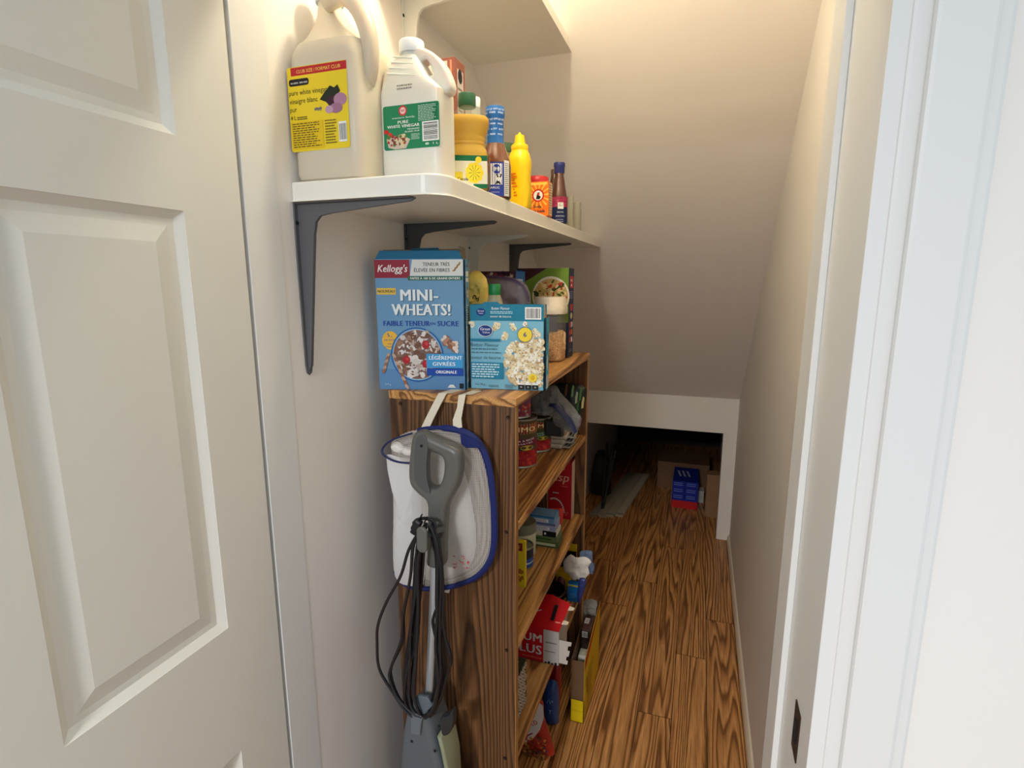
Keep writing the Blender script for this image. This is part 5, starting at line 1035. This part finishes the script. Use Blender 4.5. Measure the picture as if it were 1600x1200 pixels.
# flat lighter front of the grip
fr = catmull([Q(a, c_, .926) for a, c_ in ((649, 690), (655, 680), (663, 681), (668, 695), (666, 725), (667, 752), (672, 772), (655, 762), (647, 745), (647, 715))], 4)
MB().plate([(p_.x, p_.y) for p_ in fr], [], -.0165, .004, .0015, hd).build('grip_inlay', t)
b = MB(); x, z = Q(658, 697, .925)
b.lathe([(.0030, 0), (.0030, .0008)], BK, 12)
b.v = [(x + a, -.0190 - c_, z + d_) for a, d_, c_ in b.v]; b.build('screw', t)
pa, pb_ = Q(680, 878), Q(670, 1092); MB().tube([(pa[0], .0, pa[1]), (pb_[0], 0, pb_[1])], .0085, M('pole_silver', (190, 194, 198), rough=.3, metal=.35), 20).build('pole', t)
# cable hook under the handle
hx_, hz_ = Q(661, 842, .866); b = MB(); b.plate([(math.cos(R(a)) * .0112 + hx_, hz_ + (.015 if a < 180 else -.015) + math.sin(R(a)) * .0112) for a in range(0, 360, 15)], [], -.082, .008, .003, hg)
b.tube([(hx_, -.080, hz_ + .006), (hx_ + .012, -.020, hz_ - .004), (Q(681, 852)[0], -.004, Q(681, 852)[1])], .0065, hd, 10); b.build('cable_hook', t)
# body
ob = catmull([Q(a, c_) for a, c_ in ((657, 1086), (663, 1080), (678, 1083), (684, 1105), (690, 1125), (696, 1150), (702, 1172), (706, 1200))], 4, False)
# body continues below the frame down to the floor head
lw = [Q(a, c_) for a, c_ in ((657, 1086), (648, 1094), (643, 1120), (640, 1148), (638, 1176), (636, 1200))]
xs_l, xs_r = lw[-1][0], ob[-1].x
outb = [(p_.x, p_.y) for p_ in ob] + [(xs_r + .004, .33), (xs_r + .002, .20), (xs_r - .02, .12), (xs_l + .02, .12), (xs_l - .002, .20), (xs_l - .004, .33)] + [q for q in reversed(lw[1:])]
MB().plate(outb, [], 0, .085, .016, bg_).build('body', t)
rp = [Q(a, c_, .925) for a, c_ in ((697, 1140), (702, 1160), (707, 1185), (709, 1215))]; MB().plate([(a, c_) for a, c_ in rp] + [(rp[-1][0], .20), (rp[-1][0] - .012, .20)] + [(a - .010, c_) for a, c_ in reversed(rp)], [], -.012, .066, .004, M('trim_cream', (140, 144, 116), rough=.4)).build('side_trim', t)
for (a, c_) in ((666, 1092), (686, 1135), (679, 1174), (643, 1159)):
    b = MB().lathe([(.0032, 0), (.0032, .0008)], BK, 12); x, z = Q(a, c_, .901); b.v = [(x + p_[0], -.0428 - p_[2], z + p_[1]) for p_ in b.v]; b.build('screw', t)
# front bracket plate and lower cord hooks
fp = [Q(a, c_, .895) for a, c_ in ((645, 1094), (652, 1087), (668, 1090), (676, 1103), (662, 1118), (658, 1130), (656, 1150), (641, 1146), (642, 1120))]; MB().plate(fp, [], -.0465, .008, .002, M('plate_grey', (98, 106, 112), rough=.35)).build('front_plate', t)
hk = catmull([Q(a, c_, .89) for a, c_ in ((691, 1118), (700, 1116), (706, 1110), (709, 1108), (711, 1120), (709, 1134), (703, 1144), (694, 1146), (691, 1136))], 3); MB().plate([(p_.x, p_.y) for p_ in hk], [], -.053, .020, .004, M('hook_black', (36, 38, 42), rough=.4)).build('lower_hook', t)
b = MB().box((.0, -.06, .050), (.24, .20, .08), bg_, .02); b.box((0, -.06, .008), (.23, .19, .016), M('hook_black'), .004); b.build('floor_head', t)
MB().tube([((xs_l + xs_r) / 2, 0, .14), (0, -.03, .07)], .03, bg_, 14).build('neck', t)
# cord
def C3(pts, y): return [(Q(a, c_, y)[0], y - yv, Q(a, c_, y)[1]) for a, c_ in pts]
cb = MB(); r_ = random.Random(8)
loops = [([(668, 818), (652, 832), (640, 860), (625, 900), (606, 940), (592, 975), (587, 1005), (594, 1045), (612, 1080), (632, 1108), (645, 1120)], .900),
         ([(660, 826), (648, 850), (640, 900), (632, 960), (628, 1000), (614, 1040), (610, 1060), (622, 1090), (640, 1112), (652, 1118)], .895),
         ([(660, 824), (652, 860), (648, 920), (644, 980), (640, 1040), (640, 1090), (646, 1112), (660, 1120)], .892),
         ([(664, 822), (656, 870), (652, 940), (646, 1010), (636, 1050), (634, 1095), (650, 1116), (668, 1118)], .897),
         ([(658, 828), (650, 880), (646, 950), (640, 1000), (632, 1060), (640, 1100), (655, 1118)], .902),
         ([(664, 824), (658, 900), (655, 960), (648, 1020), (643, 1080), (650, 1112)], .906),
         ([(672, 818), (684, 850), (688, 900), (686, 940), (680, 960), (678, 975), (684, 1010), (690, 1050), (684, 1090), (676, 1112), (664, 1122)], .890),
         ([(672, 820), (686, 860), (690, 910), (689, 960), (688, 1010), (689, 1050), (682, 1095), (672, 1118)], .886),
         ([(670, 820), (682, 855), (685, 905), (683, 965), (682, 1010), (684, 1060), (678, 1100), (668, 1120)], .884),
         ([(674, 822), (688, 870), (691, 930), (693, 990), (703, 1022), (704, 1040), (696, 1065), (688, 1092), (676, 1115)], .893),
         ([(672, 822), (684, 870), (687, 930), (690, 985), (694, 1030), (694, 1060), (684, 1100), (672, 1120)], .899),
         ([(671, 823), (680, 870), (683, 940), (685, 1000), (680, 1060), (672, 1110)], .904),
         ([(666, 823), (655, 880), (654, 950), (650, 1030), (646, 1085), (656, 1116)], .887)]
for pts, y in loops + [(p_, y_ + .005) for p_, y_ in loops[1:]]:
    c3 = catmull(C3([(a + r_.uniform(-2.2, 2.2), c_) for a, c_ in pts], y - .004), 7, False); cb.tube(c3, .0032, blk, 7)
cb.tube(catmull(C3([(646, 818), (652, 812), (664, 810), (676, 814), (680, 824), (676, 832)], .892), 5, False), .0035, blk, 7)
cb.build('power_cord', t)
b = MB(); px_, pz_ = Q(652, 820, .885); b.box((px_, -.062, pz_), (.016, .014, .026), blk, .004, Matrix.Rotation(.5, 3, 'Y')); b.box((px_ - .007, -.060, pz_ - .014), (.013, .012, .012), blk, .003, Matrix.Rotation(.5, 3, 'Y'))
b.build('plug', t)
for a, c_ in ((657, 808), (665, 812)):
    b = MB(); u, w_ = Q(a, c_, .885); b.box((u + .001, -.062, w_), (.0016, .005, .016), M('prong_dark', (40, 36, 36), rough=.3, metal=.8), 0, Matrix.Rotation(.45, 3, 'Y')); b.build('prong', t)

# ================================================================ CRAWL SPACE
def fl(px, py): v_ = at(px, py, 'z', 0); return v_.x, v_.y
grp = 'pale trim planks on the crawlspace floor'
pa = [((927, 808), (985, 742)), ((940, 809), (992, 742)), ((953, 809), (1000, 743)), ((967, 808), (1010, 744))]
for i, ((a, c_), (a2, c2)) in enumerate(pa):
    p0, p1 = Vector(fl(a, c_)), Vector(fl(a2, c2)); dv = p1 - p0; ln = dv.length; an = math.atan2(dv.y, dv.x)
    t = thing('trim_plank', ('greyish plank nearest the left wall in the dark crawlspace', 'grey plank second from the left in the dark crawlspace', 'grey plank third from the left in the dark crawlspace', 'palest plank, rightmost of the row on the crawlspace floor')[i], 'plank', ((p0.x + p1.x) / 2, (p0.y + p1.y) / 2, .0004), an, grp)
    MB().box((0, 0, .010), (ln, .048, .020), P(*((150, 144, 130), (170, 162, 146), (186, 178, 160), (206, 196, 176))[i]), .003).build('board', t)
    MB().box((-ln / 2 + .008, 0, .0208), (.022, .050, .0016), film('plastic_end', (220, 220, 216), a=.6, wave=60)).build('plastic_end', t)
x_, y_ = fl(936, 770); t = thing('black_bag', 'black folded bag in the dark corner left of the planks', 'bag', (-.60, 3.72, 0)); MB().pouch([(v_.x, v_.y) for v_ in catmull([(-.07, .001), (.06, .001), (.065, .12), (.05, .28), (.0, .34), (-.05, .30), (-.075, .15)], 4)], FRM, .09, .09, M('bag_black', (22, 22, 24), rough=.6), 8, .01, 3).build('body', t)
t = thing('black_tripod', 'black folded stand leaning in the dark crawlspace corner', 'stand', (-.545, 3.44, .0))
for k, (dx, dy) in enumerate(((.03, .10), (-.02, .12), (.06, .05))): MB().tube([(0, 0, .012), (dx, dy * 2.0, .40)], .010, M('bag_black'), 10).build('leg', t)
y3 = 3.662; xl, xr = xat(1049.5, y3, 780), xat(1090, y3, 780); zr = zat(783, 1070, y3); zt3 = zat(753, 1070, y3); dd = .30
t, (fa, fb, ft) = carton('blue_box', 'dark blue package on top of a red one in the crawlspace', 'box', xr, y3, zr, xr - xl, dd, zt3 - zr, (26, 44, 150)); w, h = xr - xl, zt3 - zr
p = MB(fa); p.rect(w * .47, 0, w * .5, h, P(16, 26, 90)); [p.lines(w * (.06 + .5 * j), h * (.1 + .33 * i), w * (.42 + .5 * j), h * (.3 + .33 * i), 2, P(110, 130, 206)) for i in range(3) for j in range(2)]; p.mp = ft
for i in range(3): p.rect(w * (.25 + .18 * i), dd * .35, w * (.33 + .18 * i), dd * .75, P(190, 196, 214), shear=-.02)
p.build('print', t)
carton('red_box', 'flat red package under the dark blue one in the crawlspace', 'box', xr, y3, 0, xr - xl, dd, zr - .0006, (196, 34, 40))
t, _ = carton('white_box', 'small white package right beside the blue package', 'box', xat(1100, 3.80, 770), 3.80, 0, .045, .08, .085, (190, 190, 186))[0:2]
carton('cardboard_box', 'large brown cardboard box behind the blue package', 'box', xat(1108, 4.02, 740), 4.02, 0, .36, .30, .20, (136, 100, 72))
carton('cardboard_box', 'brown cardboard box standing right behind the white post of the opening', 'box', .226, 3.575, 0, .226 - xat(1102, 3.575, 790), .09, zat(742, 1110, 3.575), (150, 114, 84))
